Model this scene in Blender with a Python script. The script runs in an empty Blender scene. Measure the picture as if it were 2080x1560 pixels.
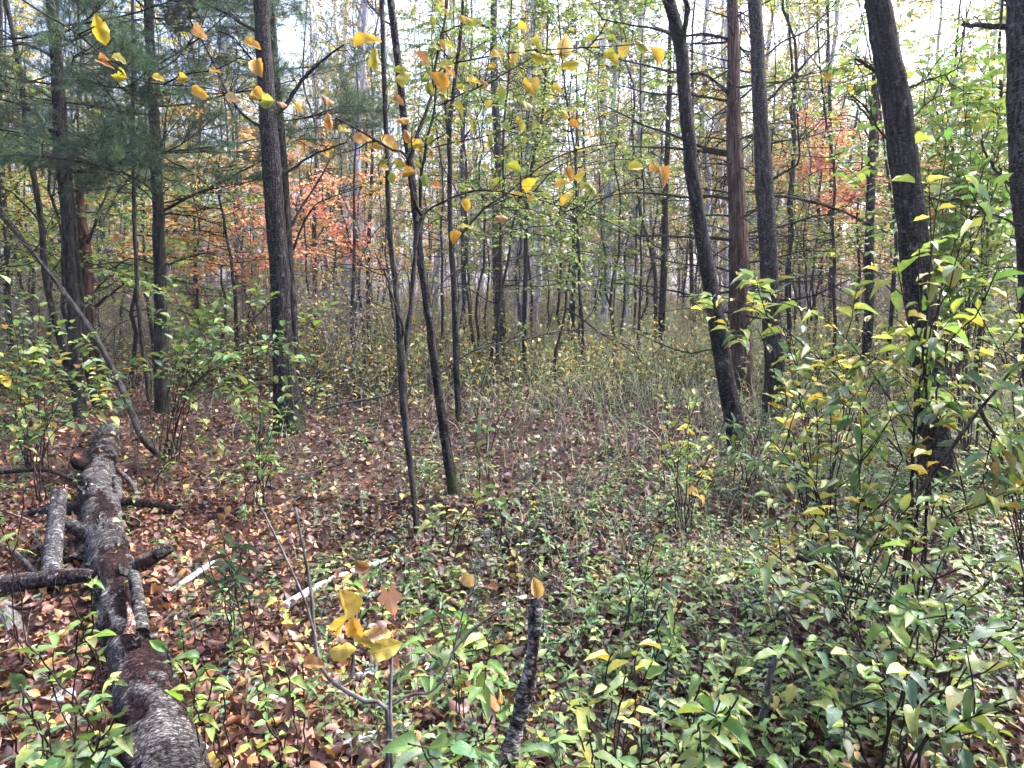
import bpy, math
import numpy as np
from mathutils import Vector, Matrix

rng = np.random.default_rng(11)
SC = bpy.context.scene
COL = SC.collection
R = math.radians

# ------------------------------------------------------------------ camera, sky, sun, exposure
CAM_Z, PITCH, F = 1.5, R(7.2), 1502.0
cam_d = bpy.data.cameras.new('camera')
cam = bpy.data.objects.new('camera', cam_d); COL.objects.link(cam)
cam.location = (0, 0, CAM_Z); cam.rotation_euler = (math.pi/2 - PITCH, 0, 0)
cam_d.sensor_width = 36; cam_d.lens = 36*F/2080; cam_d.clip_end = 900; cam_d.clip_start = .05
SC.camera = cam

SUN_EL, SUN_AZ = R(48), R(62)          # azimuth measured from straight ahead towards the right
w = bpy.data.worlds.new('World'); SC.world = w; w.use_nodes = True
nt = w.node_tree; bg = nt.nodes['Background']
sky = nt.nodes.new('ShaderNodeTexSky'); sky.sky_type = 'NISHITA'; sky.sun_disc = False
sky.sun_elevation = SUN_EL; sky.sun_rotation = SUN_AZ
sky.air_density = .8; sky.dust_density = 7.0; sky.ozone_density = 1.0
nt.links.new(sky.outputs[0], bg.inputs[0]); bg.inputs[1].default_value = .13
sun_d = bpy.data.lights.new('sun', 'SUN'); sun_d.energy = 1.45; sun_d.angle = R(35); sun_d.color = (1, .93, .82)
sun = bpy.data.objects.new('sun', sun_d); COL.objects.link(sun)
sd = Vector((math.sin(SUN_AZ)*math.cos(SUN_EL), math.cos(SUN_AZ)*math.cos(SUN_EL), math.sin(SUN_EL)))
sun.rotation_euler = sd.to_track_quat('Z', 'Y').to_euler()
vs = SC.view_settings
SC.display_settings.display_device = 'sRGB'
vs.view_transform = 'Standard'; vs.look = 'None'; vs.exposure = 2.72; vs.gamma = 1; vs.use_curve_mapping = False
vs.use_white_balance = True; vs.white_balance_temperature = 5700; vs.white_balance_tint = 17
cy = SC.cycles
cy.max_bounces = 6; cy.diffuse_bounces = 3; cy.glossy_bounces = 2; cy.transmission_bounces = 4; cy.transparent_max_bounces = 4
cy.use_denoising = True; cy.denoiser = 'OPENIMAGEDENOISE'; cy.denoising_input_passes = 'RGB_ALBEDO_NORMAL'; cy.denoising_prefilter = 'ACCURATE'; cy.caustics_reflective = False; cy.caustics_refractive = False
cy.use_adaptive_sampling = True; cy.adaptive_threshold = .02

# ------------------------------------------------------------------ placing things
CP, SP = math.cos(PITCH), math.sin(PITCH)
def gz(x, y):
    x = np.asarray(x, float); y = np.asarray(y, float)
    h = .05*np.sin(.9*x+.4)*np.sin(.7*y+1.1) + .03*np.sin(2.3*x+1.7*y) + .018*np.sin(4.1*x-3.3*y+2) + .012*np.sin(7*x+5.7*y)
    far = np.clip((y-14)/40, 0, 1)
    return h + far*far*1.2*np.sin(.05*x+1.2)
def at(px, py, d):
    X = (px-1040)/F*d; v = (780-py)/F*d
    return np.array([X, d*CP + v*SP, CAM_Z - d*SP + v*CP])
def gp(px, py):
    d = 6.
    for _ in range(40):
        p = at(px, py, d)
        e = p[2] - float(gz(p[0], p[1]))
        k = SP - (780-py)/F*CP
        d += e/max(k, .02)*.7
        d = min(max(d, .5), 90)
    return at(px, py, d), d
def gd(px, d):
    """ground point under pixel column px at depth about d"""
    p = at(px, 590, d); p[2] = float(gz(p[0], p[1])); return p
def nrm(v):
    v = np.asarray(v, float)
    return v/np.maximum(np.linalg.norm(v, axis=-1, keepdims=True), 1e-9)
def proj(P):
    P = np.asarray(P, float); q = P - np.array([0, 0, CAM_Z])
    d = q[..., 1]*CP - q[..., 2]*SP; u = q[..., 1]*SP + q[..., 2]*CP
    d = np.maximum(d, .05)
    return 1040 + F*q[..., 0]/d, 780 - F*u/d, d

# ------------------------------------------------------------------ materials
MATS = {}
def mat_base(name):
    m = bpy.data.materials.new(name); m.use_nodes = True
    t = m.node_tree; MATS[name] = m
    return m, t, t.nodes, t.links, t.nodes['Principled BSDF'], t.nodes['Material Output']
def mixc(N, L, mode='MIX', fac=None):
    n = N.new('ShaderNodeMix'); n.data_type = 'RGBA'; n.blend_type = mode
    if fac is not None: n.inputs[0].default_value = fac
    return n
def ramp(N, stops):
    n = N.new('ShaderNodeValToRGB'); e = n.color_ramp.elements
    while len(e) < len(stops): e.new(.5)
    for k, (p, c) in enumerate(stops):
        e[k].position = p; e[k].color = (*c, 1) if len(c) == 3 else c
    return n
def g3(v): return (v, v, v)

def leaf_mat(name, rough=.42, transl=.32, veins=False, spot=.35, spec=.5, scale=55):
    m, t, N, L, B, O = mat_base(name)
    a = N.new('ShaderNodeAttribute'); a.attribute_name = 'Col'
    oi = N.new('ShaderNodeObjectInfo')
    mu = mixc(N, L, 'MULTIPLY', 1); L.new(a.outputs['Color'], mu.inputs[6]); L.new(oi.outputs['Color'], mu.inputs[7])
    col = mu.outputs[2]
    geo = N.new('ShaderNodeNewGeometry')
    no = N.new('ShaderNodeTexNoise'); no.inputs['Scale'].default_value = scale; no.inputs['Detail'].default_value = 3
    L.new(geo.outputs['Position'], no.inputs['Vector'])
    r = ramp(N, [(.56, g3(0)), (.74, g3(spot))]); L.new(no.outputs[0], r.inputs[0])
    sp = mixc(N, L); L.new(r.outputs[0], sp.inputs[0]); L.new(col, sp.inputs[6])
    dk = mixc(N, L, 'MULTIPLY', 1); L.new(col, dk.inputs[6]); dk.inputs[7].default_value = (.75, .5, .32, 1)
    L.new(dk.outputs[2], sp.inputs[7]); col = sp.outputs[2]
    nb = N.new('ShaderNodeTexNoise'); nb.inputs['Scale'].default_value = 17; nb.inputs['Detail'].default_value = 2; L.new(geo.outputs['Position'], nb.inputs['Vector'])
    rb = ramp(N, [(.36, (1.2, 1.05, .75)), (.5, (1, 1, 1)), (.66, (.72, .8, .85))]); L.new(nb.outputs[0], rb.inputs[0])
    mb = mixc(N, L, 'MULTIPLY', 1); L.new(col, mb.inputs[6]); L.new(rb.outputs[0], mb.inputs[7]); col = mb.outputs[2]
    if veins:
        lv = N.new('ShaderNodeAttribute'); lv.attribute_name = 'luv'
        sx = N.new('ShaderNodeSeparateXYZ'); L.new(lv.outputs['Vector'], sx.inputs[0])
        ab = N.new('ShaderNodeMath'); ab.operation = 'ABSOLUTE'; L.new(sx.outputs[0], ab.inputs[0])
        mr = N.new('ShaderNodeMapRange'); L.new(ab.outputs[0], mr.inputs[0])
        mr.inputs[1].default_value = .012; mr.inputs[2].default_value = .05; mr.inputs[3].default_value = 1; mr.inputs[4].default_value = 0
        s1 = N.new('ShaderNodeMath'); s1.operation = 'MULTIPLY_ADD'; L.new(ab.outputs[0], s1.inputs[0]); s1.inputs[1].default_value = -.75; L.new(sx.outputs[1], s1.inputs[2])
        s2 = N.new('ShaderNodeMath'); s2.operation = 'MULTIPLY'; L.new(s1.outputs[0], s2.inputs[0]); s2.inputs[1].default_value = 46
        s3 = N.new('ShaderNodeMath'); s3.operation = 'SINE'; L.new(s2.outputs[0], s3.inputs[0])
        m2 = N.new('ShaderNodeMapRange'); L.new(s3.outputs[0], m2.inputs[0]); m2.inputs[1].default_value = .75; m2.inputs[2].default_value = 1; m2.inputs[4].default_value = .45
        mx = N.new('ShaderNodeMath'); mx.operation = 'MAXIMUM'; L.new(mr.outputs[0], mx.inputs[0]); L.new(m2.outputs[0], mx.inputs[1])
        vf = N.new('ShaderNodeMath'); vf.operation = 'MULTIPLY'; L.new(mx.outputs[0], vf.inputs[0]); vf.inputs[1].default_value = .4
        vc = mixc(N, L); L.new(vf.outputs[0], vc.inputs[0]); L.new(col, vc.inputs[6])
        br = mixc(N, L, 'MULTIPLY', 1); L.new(col, br.inputs[6]); br.inputs[7].default_value = (1.7, 1.6, 1.5, 1); L.new(br.outputs[2], vc.inputs[7])
        col = vc.outputs[2]
        bu = N.new('ShaderNodeBump'); bu.inputs['Strength'].default_value = .35; bu.inputs['Distance'].default_value = .002
        bu.invert = True; L.new(mx.outputs[0], bu.inputs['Height']); L.new(bu.outputs[0], B.inputs['Normal'])
    L.new(col, B.inputs['Base Color']); B.inputs['Roughness'].default_value = rough
    B.inputs['Specular IOR Level'].default_value = spec
    tr = N.new('ShaderNodeBsdfTranslucent')
    tc = mixc(N, L, 'MULTIPLY', 1); L.new(col, tc.inputs[6]); tc.inputs[7].default_value = (1.25, 1.3, .85, 1); L.new(tc.outputs[2], tr.inputs['Color'])
    ms = N.new('ShaderNodeMixShader'); ms.inputs[0].default_value = transl
    L.new(B.outputs[0], ms.inputs[1]); L.new(tr.outputs[0], ms.inputs[2]); L.new(ms.outputs[0], O.inputs[0])
    return m

def bark_mat(name, dark, mid, light, us=38, vs_=7, lent=0, lichen=None, moss=0, rough=.9, bump=.6, bd=.01):
    m, t, N, L, B, O = mat_base(name)
    a = N.new('ShaderNodeAttribute'); a.attribute_name = 'bk'
    def nz(sc, det=4, ro=.6):
        mp = N.new('ShaderNodeMapping'); mp.inputs['Scale'].default_value = sc; L.new(a.outputs['Vector'], mp.inputs[0])
        n = N.new('ShaderNodeTexNoise'); n.inputs['Scale'].default_value = 1; n.inputs['Detail'].default_value = det; n.inputs['Roughness'].default_value = ro
        L.new(mp.outputs[0], n.inputs['Vector']); return n
    n1 = nz((us, us, vs_), 5, .65)
    r1 = ramp(N, [(.4, dark), (.5, mid), (.6, light)]); L.new(n1.outputs[0], r1.inputs[0]); col = r1.outputs[0]
    n2 = nz((5, 5, 2.2), 3)
    r2 = ramp(N, [(.35, g3(.62)), (.65, g3(1.3))]); L.new(n2.outputs[0], r2.inputs[0])
    mm = mixc(N, L, 'MULTIPLY', 1); L.new(col, mm.inputs[6]); L.new(r2.outputs[0], mm.inputs[7]); col = mm.outputs[2]
    h = n1.outputs[0]
    if lent:
        n3 = nz((26, 26, 95), 4, .7); r3 = ramp(N, [(.54, g3(0)), (.64, g3(lent))]); L.new(n3.outputs[0], r3.inputs[0])
        ml = mixc(N, L); L.new(r3.outputs[0], ml.inputs[0]); L.new(col, ml.inputs[6]); ml.inputs[7].default_value = (*[min(.8, c*1.9+.03) for c in light], 1); col = ml.outputs[2]
        ad = N.new('ShaderNodeMath'); ad.operation = 'MULTIPLY_ADD'; L.new(n3.outputs[0], ad.inputs[0]); ad.inputs[1].default_value = .6; L.new(n1.outputs[0], ad.inputs[2]); h = ad.outputs[0]
    if lichen:
        n4 = nz((16, 16, 11), 5, .7); r4 = ramp(N, [(.6, g3(0)), (.66, g3(.8))]); L.new(n4.outputs[0], r4.inputs[0])
        ml = mixc(N, L); L.new(r4.outputs[0], ml.inputs[0]); L.new(col, ml.inputs[6]); ml.inputs[7].default_value = (*lichen, 1); col = ml.outputs[2]
    if moss:
        sx = N.new('ShaderNodeSeparateXYZ'); L.new(a.outputs['Vector'], sx.inputs[0])
        n5 = nz((9, 9, 6), 4)
        q = N.new('ShaderNodeMath'); q.operation = 'MULTIPLY_ADD'; L.new(n5.outputs[0], q.inputs[0]); q.inputs[1].default_value = 1.5; L.new(sx.outputs[2], q.inputs[2])
        mr = N.new('ShaderNodeMapRange'); L.new(q.outputs[0], mr.inputs[0]); mr.inputs[1].default_value = .75; mr.inputs[2].default_value = 1.1; mr.inputs[3].default_value = moss; mr.inputs[4].default_value = 0
        ml = mixc(N, L); L.new(mr.outputs[0], ml.inputs[0]); L.new(col, ml.inputs[6]); ml.inputs[7].default_value = (.035, .055, .012, 1); col = ml.outputs[2]
    at_ = N.new('ShaderNodeAttribute'); at_.attribute_name = 'Col'
    mt = mixc(N, L, 'MULTIPLY', 1); L.new(col, mt.inputs[6]); L.new(at_.outputs['Color'], mt.inputs[7]); col = mt.outputs[2]
    L.new(col, B.inputs['Base Color']); B.inputs['Roughness'].default_value = rough; B.inputs['Specular IOR Level'].default_value = .1
    bu = N.new('ShaderNodeBump'); bu.inputs['Strength'].default_value = bump; bu.inputs['Distance'].default_value = bd
    L.new(h, bu.inputs['Height']); L.new(bu.outputs[0], B.inputs['Normal'])
    return m

def plain_mat(name, rough=.8, spec=.3, var=.35, scale=30):
    m, t, N, L, B, O = mat_base(name)
    a = N.new('ShaderNodeAttribute'); a.attribute_name = 'Col'
    g = N.new('ShaderNodeNewGeometry'); n = N.new('ShaderNodeTexNoise'); n.inputs['Scale'].default_value = scale; n.inputs['Detail'].default_value = 4
    L.new(g.outputs['Position'], n.inputs['Vector'])
    r = ramp(N, [(.3, g3(1-var)), (.7, g3(1+var))]); L.new(n.outputs[0], r.inputs[0])
    mm = mixc(N, L, 'MULTIPLY', 1); L.new(a.outputs['Color'], mm.inputs[6]); L.new(r.outputs[0], mm.inputs[7])
    L.new(mm.outputs[2], B.inputs['Base Color']); B.inputs['Roughness'].default_value = rough; B.inputs['Specular IOR Level'].default_value = spec
    return m

def soil_mat():
    m, t, N, L, B, O = mat_base('forest_soil')
    g = N.new('ShaderNodeNewGeometry')
    def nz(s, d=5):
        n = N.new('ShaderNodeTexNoise'); n.inputs['Scale'].default_value = s; n.inputs['Detail'].default_value = d; n.inputs['Roughness'].default_value = .7
        L.new(g.outputs['Position'], n.inputs['Vector']); return n
    v = N.new('ShaderNodeTexVoronoi'); v.inputs['Scale'].default_value = 26; v.inputs['Randomness'].default_value = 1
    L.new(g.outputs['Position'], v.inputs['Vector'])
    r1 = ramp(N, [(0, (.014, .009, .007)), (.35, (.035, .02, .013)), (.6, (.07, .037, .02)), (.85, (.10, .06, .035)), (1, (.03, .018, .013))])
    sx = N.new('ShaderNodeSeparateColor'); L.new(v.outputs['Color'], sx.inputs[0]); L.new(sx.outputs[0], r1.inputs[0])
    n = nz(3.2); r2 = ramp(N, [(.35, g3(.55)), (.7, g3(1.25))]); L.new(n.outputs[0], r2.inputs[0])
    mm = mixc(N, L, 'MULTIPLY', 1); L.new(r1.outputs[0], mm.inputs[6]); L.new(r2.outputs[0], mm.inputs[7])
    n2 = nz(60); r3 = ramp(N, [(.3, g3(.5)), (.7, g3(1.4))]); L.new(n2.outputs[0], r3.inputs[0])
    m2 = mixc(N, L, 'MULTIPLY', 1); L.new(mm.outputs[2], m2.inputs[6]); L.new(r3.outputs[0], m2.inputs[7])
    L.new(m2.outputs[2], B.inputs['Base Color']); B.inputs['Roughness'].default_value = .95; B.inputs['Specular IOR Level'].default_value = .2
    bu = N.new('ShaderNodeBump'); bu.inputs['Strength'].default_value = .8; bu.inputs['Distance'].default_value = .02
    L.new(n2.outputs[0], bu.inputs['Height']); L.new(bu.outputs[0], B.inputs['Normal'])
    return m

M_LEAF = leaf_mat('leaf_close', .5, .3, veins=True, spot=.85, scale=75, spec=.36)
M_FOL = leaf_mat('leaf_small', .45, .33, spot=.4, spec=.4)
M_FAR = leaf_mat('leaf_distant', .5, .4, spot=.2)
M_LIT = leaf_mat('leaf_fallen', .5, .1, veins=False, spot=.8, scale=80, spec=.35)
M_LITN = leaf_mat('leaf_fallen_close', .5, .12, veins=True, spot=.7, scale=80)
M_NEED = leaf_mat('pine_needle', .45, .2, spot=.2)
M_DARK = bark_mat('bark_dark', (.0035, .003, .0028), (.009, .008, .0074), (.04, .036, .032), 50, 8, lent=.75, moss=.8, lichen=(.13, .128, .115), bump=1., bd=.016)
M_RING = bark_mat('bark_ringed', (.0045, .004, .0037), (.016, .0142, .013), (.06, .054, .049), 44, 10, lent=.9, lichen=(.14, .137, .125), bump=1., bd=.014)
M_GREY = bark_mat('bark_grey_green', (.006, .0055, .0045), (.015, .014, .011), (.042, .039, .032), 36, 8, lent=.3, lichen=(.09, .095, .075), moss=.3)
M_RED = bark_mat('bark_dead_pine', (.022, .012, .009), (.075, .043, .03), (.15, .10, .075), 30, 3.5, lent=.15, bump=.7)
M_SNAG = bark_mat('bark_snag', (.014, .009, .008), (.05, .026, .02), (.10, .055, .04), 24, 6, bump=1)
M_BIRCH = bark_mat('bark_aspen', (.3, .29, .31), (.5, .49, .53), (.66, .65, .7), 14, 5, lent=.0, lichen=(.09, .085, .085), bump=.3)
M_POLE = bark_mat('bark_sapling', (.012, .011, .0095), (.028, .026, .022), (.06, .055, .048), 60, 12, lent=.35, lichen=(.11, .115, .1))
M_TWIG = bark_mat('bark_twig', (.01, .008, .007), (.024, .019, .017), (.05, .042, .038), 90, 25)
M_STEM = bark_mat('bark_shrub_stem', (.015, .011, .009), (.035, .025, .02), (.075, .058, .046), 90, 25)
def log_mat():
    m = bark_mat('bark_log', g3(.45), g3(.95), g3(1.7), 85, 110, bump=.8, bd=.008); t = m.node_tree; N = t.nodes; L = t.links; B = N['Principled BSDF']
    a = N.new('ShaderNodeAttribute'); a.attribute_name = 'bk'; mp = N.new('ShaderNodeMapping'); mp.inputs['Scale'].default_value = (34, 34, 62); L.new(a.outputs['Vector'], mp.inputs[0])
    wn = N.new('ShaderNodeTexNoise'); wn.inputs['Scale'].default_value = 1.3; wn.inputs['Detail'].default_value = 4; L.new(mp.outputs[0], wn.inputs['Vector'])
    wm = mixc(N, L, 'LINEAR_LIGHT', .9); L.new(mp.outputs[0], wm.inputs[6]); L.new(wn.outputs['Color'], wm.inputs[7])
    v = N.new('ShaderNodeTexVoronoi'); v.feature = 'DISTANCE_TO_EDGE'; v.inputs['Scale'].default_value = 1; L.new(wm.outputs[2], v.inputs['Vector'])
    v2 = N.new('ShaderNodeTexVoronoi'); v2.inputs['Scale'].default_value = 1; L.new(wm.outputs[2], v2.inputs['Vector']); sc = N.new('ShaderNodeSeparateColor'); L.new(v2.outputs['Color'], sc.inputs[0])
    r = ramp(N, [(0, g3(.12)), (.09, g3(.8)), (.2, g3(1))]); L.new(v.outputs[0], r.inputs[0])
    r2 = ramp(N, [(0, g3(.45)), (.5, g3(.9)), (.85, g3(1.25)), (1, g3(2.6))]); L.new(sc.outputs[0], r2.inputs[0])
    m1 = mixc(N, L, 'MULTIPLY', 1); L.new(r.outputs[0], m1.inputs[6]); L.new(r2.outputs[0], m1.inputs[7])
    m2 = mixc(N, L, 'MULTIPLY', 1); L.new(B.inputs['Base Color'].links[0].from_socket, m2.inputs[6]); L.new(m1.outputs[2], m2.inputs[7]); L.new(m2.outputs[2], B.inputs['Base Color'])
    b2 = N.new('ShaderNodeBump'); b2.inputs['Strength'].default_value = .9; b2.inputs['Distance'].default_value = .006; L.new(r.outputs[0], b2.inputs['Height']); L.new(B.inputs['Normal'].links[0].from_socket, b2.inputs['Normal']); L.new(b2.outputs[0], B.inputs['Normal'])
    return m
M_LOG = log_mat()
M_STICK = bark_mat('bark_stick', (.05, .045, .04), (.11, .10, .09), (.19, .18, .165), 60, 20, lichen=(.24, .25, .23))
M_PAPER = bark_mat('bark_birch_white', (.25, .23, .21), (.5, .48, .46), (.66, .65, .63), 25, 30, lent=0, lichen=(.08, .07, .06))
M_MAUVE = bark_mat('bark_mauve_stem', (.09, .078, .085), (.17, .15, .155), (.26, .235, .245), 60, 20)
M_GRASS = plain_mat('grass_blade', .55, .35)
M_SOIL = soil_mat()

# ------------------------------------------------------------------ mesh building
class Geo:
    def __init__(s): s.V = []; s.F = {3: [], 4: []}; s.C = []; s.B = []; s.n = 0
    def add(s, V, quads=None, tris=None, col=(1, 1, 1), bk=None):
        V = np.asarray(V, float).reshape(-1, 3); k = len(V)
        if quads is not None and len(quads): s.F[4].append(np.asarray(quads).reshape(-1, 4)+s.n)
        if tris is not None and len(tris): s.F[3].append(np.asarray(tris).reshape(-1, 3)+s.n)
        s.V.append(V); s.C.append(np.broadcast_to(np.asarray(col, float), (k, 3)))
        s.B.append(np.zeros((k, 3)) if bk is None else np.asarray(bk, float).reshape(-1, 3)); s.n += k
    def mesh(s, name, mat, origin=(0, 0, 0), smooth=True, attr='bk'):
        me = bpy.data.meshes.new(name)
        if s.n:
            V = np.concatenate(s.V) - np.asarray(origin, float)
            f3 = np.concatenate(s.F[3]) if s.F[3] else np.zeros((0, 3), int)
            f4 = np.concatenate(s.F[4]) if s.F[4] else np.zeros((0, 4), int)
            li = np.concatenate([f3.ravel(), f4.ravel()]).astype(np.int32)
            ls = np.concatenate([np.arange(len(f3))*3, len(f3)*3+np.arange(len(f4))*4]).astype(np.int32)
            me.vertices.add(s.n); me.vertices.foreach_set('co', V.astype(np.float32).ravel())
            me.loops.add(len(li)); me.loops.foreach_set('vertex_index', li)
            me.polygons.add(len(ls)); me.polygons.foreach_set('loop_start', ls)
            me.polygons.foreach_set('use_smooth', np.full(len(ls), smooth))
            me.update(calc_edges=True)
            c = me.attributes.new('Col', 'FLOAT_COLOR', 'POINT')
            C = np.concatenate(s.C); c.data.foreach_set('color', np.c_[C, np.ones(len(C))].astype(np.float32).ravel())
            b = me.attributes.new(attr, 'FLOAT_VECTOR', 'POINT')
            b.data.foreach_set('vector', np.concatenate(s.B).astype(np.float32).ravel())
        me.materials.append(mat)
        return me
    def build(s, name, mat, parent=None, origin=None, kind=None, smooth=True, attr='bk', label=None):
        if origin is None: origin = np.array(parent.location) if parent is not None else (0, 0, 0)
        o = bpy.data.objects.new(name, s.mesh(name, mat, origin, smooth, attr)); COL.objects.link(o)
        if parent is not None: o.parent = parent
        elif origin is not None: o.location = origin
        if kind: o['kind'] = kind
        if label: o['label'] = label
        return o

def thing(name, label, cat, loc, group=None):
    o = bpy.data.objects.new(name, None); COL.objects.link(o); o.empty_display_size = .1
    o.location = tuple(loc); o['label'] = label; o['category'] = cat
    if group: o['group'] = group
    return o

def copy_tree(o, parent=None):
    c = o.copy(); COL.objects.link(c)
    if parent is not None: c.parent = parent
    for ch in list(o.children): copy_tree(ch, c)
    return c

def tubes(g, P, Rr, sides=4, col=(1, 1, 1), prof=None, tip=True):
    """P (N,K,3), Rr (N,K); prof (K,sides) or (N,K,sides) multiplies the radius; col broadcast or (N,3)"""
    P = np.asarray(P, float); N, K, _ = P.shape; Rr = np.broadcast_to(np.asarray(Rr, float), (N, K))
    T = np.gradient(P, axis=1) if K > 2 else np.repeat(P[:, 1:]-P[:, :1], 2, 1)
    T = nrm(T); mt = nrm(T.mean(1))
    ref = np.where(np.abs(mt[:, 2:3]) > .75, np.array([[0, 1., 0]]), np.array([[0, 0, 1.]]))
    A = nrm(ref[:, None, :] - (T*ref[:, None, :]).sum(-1, keepdims=True)*T); Bn = np.cross(T, A)
    th = np.arange(sides)/sides*2*np.pi
    rad = Rr[..., None]*np.ones(sides) if prof is None else Rr[..., None]*prof
    V = P[:, :, None, :] + rad[..., None]*(np.cos(th)[:, None]*A[:, :, None, :] + np.sin(th)[:, None]*Bn[:, :, None, :])
    s = np.concatenate([np.zeros((N, 1)), np.cumsum(np.linalg.norm(np.diff(P, axis=1), axis=-1), 1)], 1)
    off = rng.uniform(0, 50, (N, 2)) if N > 1 else np.zeros((1, 2))
    R0 = Rr.max(1)
    bk = np.stack([np.broadcast_to((R0[:, None, None]*np.cos(th))+off[:, :1, None], (N, K, sides)),
                   np.broadcast_to((R0[:, None, None]*np.sin(th))+off[:, 1:, None], (N, K, sides)),
                   np.broadcast_to(s[..., None], (N, K, sides))], -1)
    i = np.arange(N)[:, None, None]*K*sides; k = np.arange(K-1)[None, :, None]*sides; j = np.arange(sides)[None, None, :]
    a = i+k+j; b = i+k+(j+1) % sides
    Q = np.stack([a, b, b+sides, a+sides], -1).reshape(-1, 4)
    if np.ndim(col) == 2 and len(col) == N: col = np.repeat(np.asarray(col), K*sides, 0)
    tri = None
    base = g.n
    g.add(V, Q, None, col, bk)
    if tip and sides > 3:     # close the far and near ends
        for kk in ((K-1), 0):
            e = (np.arange(N)[:, None]*K*sides + kk*sides + np.arange(sides)[None])
            tr = np.stack([np.stack([e[:, 0], e[:, q], e[:, q+1]], -1) for q in range(1, sides-1)], 1).reshape(-1, 3)
            g.F[3].append(tr + base)

def smooth_path(pts, n):
    """Catmull-Rom through pts (k,m) resampled to n"""
    p = np.asarray(pts, float); k = len(p)
    if k == 2: return p[0] + (p[1]-p[0])*np.linspace(0, 1, n)[:, None]
    q = np.vstack([2*p[0]-p[1], p, 2*p[-1]-p[-2]])
    d = np.concatenate([[0], np.cumsum(np.linalg.norm(np.diff(p[:, :3], axis=0), axis=1))]); u = np.linspace(0, d[-1], n)
    i = np.clip(np.searchsorted(d, u, 'right')-1, 0, k-2); t = ((u-d[i])/np.maximum(d[i+1]-d[i], 1e-9))[:, None]
    a, b, c, e = q[i], q[i+1], q[i+2], q[i+3]
    return .5*((2*b)+(-a+c)*t+(2*a-5*b+4*c-e)*t*t+(-a+3*b-3*c+e)*t**3)

def polypx(pts, d0, d1, n):
    """pixel polyline with depths d0..d1 -> world path (n,3)"""
    q = np.array([at(x, y, d0+(d1-d0)*i/max(1, len(pts)-1)) for i, (x, y) in enumerate(pts)])
    return smooth_path(q, n)

def walk(S, D, Ln, K, wig=.15, up=0.):
    S = np.asarray(S, float); D = nrm(D); Ln = np.broadcast_to(np.asarray(Ln, float), (len(S),))
    pts = [S]; d = D
    for k in range(K-1):
        d = nrm(d + rng.normal(0, wig, d.shape) + np.array([0, 0, up])); pts.append(pts[-1]+d*(Ln/(K-1))[:, None])
    return np.stack(pts, 1)
def sample(P, idx, t):
    K = P.shape[1]; f = np.clip(t, 0, .9999)*(K-1); i = f.astype(int); u = (f-i)[:, None]
    a = P[idx, i]; b = P[idx, i+1]
    return a+(b-a)*u, nrm(b-a)
def branch_off(P, n, tmin, tmax, ang, flat=0.):
    """n children per parent path: start points, directions, parent index, t"""
    N = len(P); idx = np.repeat(np.arange(N), n); t = rng.uniform(tmin, tmax, N*n)
    p, T = sample(P, idx, t)
    r = rng.normal(size=T.shape); r[:, 2] *= (1-flat)
    s = nrm(r-(r*T).sum(1, keepdims=True)*T)
    a = R(ang)*rng.uniform(.75, 1.2, len(T))[:, None]
    return p, T*np.cos(a)+s*np.sin(a), idx, t
def taper(N, K, r0, r1=None):
    r0 = np.broadcast_to(np.asarray(r0, float), (N,)); r1 = r0*.25 if r1 is None else np.broadcast_to(np.asarray(r1, float), (N,))
    u = np.linspace(0, 1, K)[None]; return r0[:, None]*(1-u)+r1[:, None]*u

# leaf templates: x across (-.5..5 of the width), y along 0..1, z in lengths
def leaf_t(nl, shape='ovate', fold=.12, curl=.25, wav=0., wz=0.):
    t = np.linspace(0, 1, nl+1)
    f = {'ovate': lambda t: t**.62*(1-t)**.85, 'acum': lambda t: t**.7*(1-t)**1.15, 'ellip': lambda t: np.sin(np.pi*t)**.85, 'lance': lambda t: t**.8*(1-t)**.95,
         'round': lambda t: np.sin(np.pi*t**.8)**.6, 'obov': lambda t: t**1.0*(1-t)**.6}[shape]
    wv = f(t); wv = .5*wv/max(f(np.linspace(0, 1, 60))); V = []; F = []; rows = []
    for i in range(nl+1):
        z = -curl*t[i]**2
        if i in (0, nl): rows.append([len(V)]); V.append((0, t[i], z))
        else:
            r = []
            jag = 1+(wav*(-1)**i)
            for sx in (-1, 0, 1):
                r.append(len(V)); V.append((sx*wv[i]*jag, t[i], z+fold*abs(sx)*wv[i]*2 + wz*math.sin(i*1.9+sx*1.3+curl*9)*abs(sx)))
            rows.append(r)
    for i in range(nl):
        a, b = rows[i], rows[i+1]
        if len(a) == 1 and len(b) == 1: continue
        if len(a) == 1: F += [(a[0], b[1], b[0]), (a[0], b[2], b[1])]
        elif len(b) == 1: F += [(a[0], a[1], b[0]), (a[1], a[2], b[0])]
        else: F += [(a[0], a[1], b[1]), (a[0], b[1], b[0]), (a[1], a[2], b[2]), (a[1], b[2], b[1])]
    V = np.array(V, float); return V, np.array(F), np.c_[V[:, 0], V[:, 1], 0*V[:, 0]]
def maple_t(curl=.2, cup=.15):
    ang = np.array([-90, -62, -38, -20, 2, 22, 40, 55, 72, 90, 108, 125, 140, 158, 178, 200, 218, 242])
    rad = np.array([.08, .36, .40, .30, .52, .46, .30, .44, .50, .62, .50, .44, .30, .46, .52, .30, .40, .36])
    x = rad*np.cos(np.radians(ang)); y = rad*np.sin(np.radians(ang))+.38
    V = [(0, .38, 0)]+[(a, b, -curl*b*b+cup*abs(a)+.05*math.sin(7*a+5*b)) for a, b in zip(x, y)]
    n = len(ang); F = [(0, 1+i, 1+(i+1) % n) for i in range(n)]
    V = np.array(V); return V, np.array(F), np.c_[V[:, 0], V[:, 1], 0*V[:, 0]]
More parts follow.
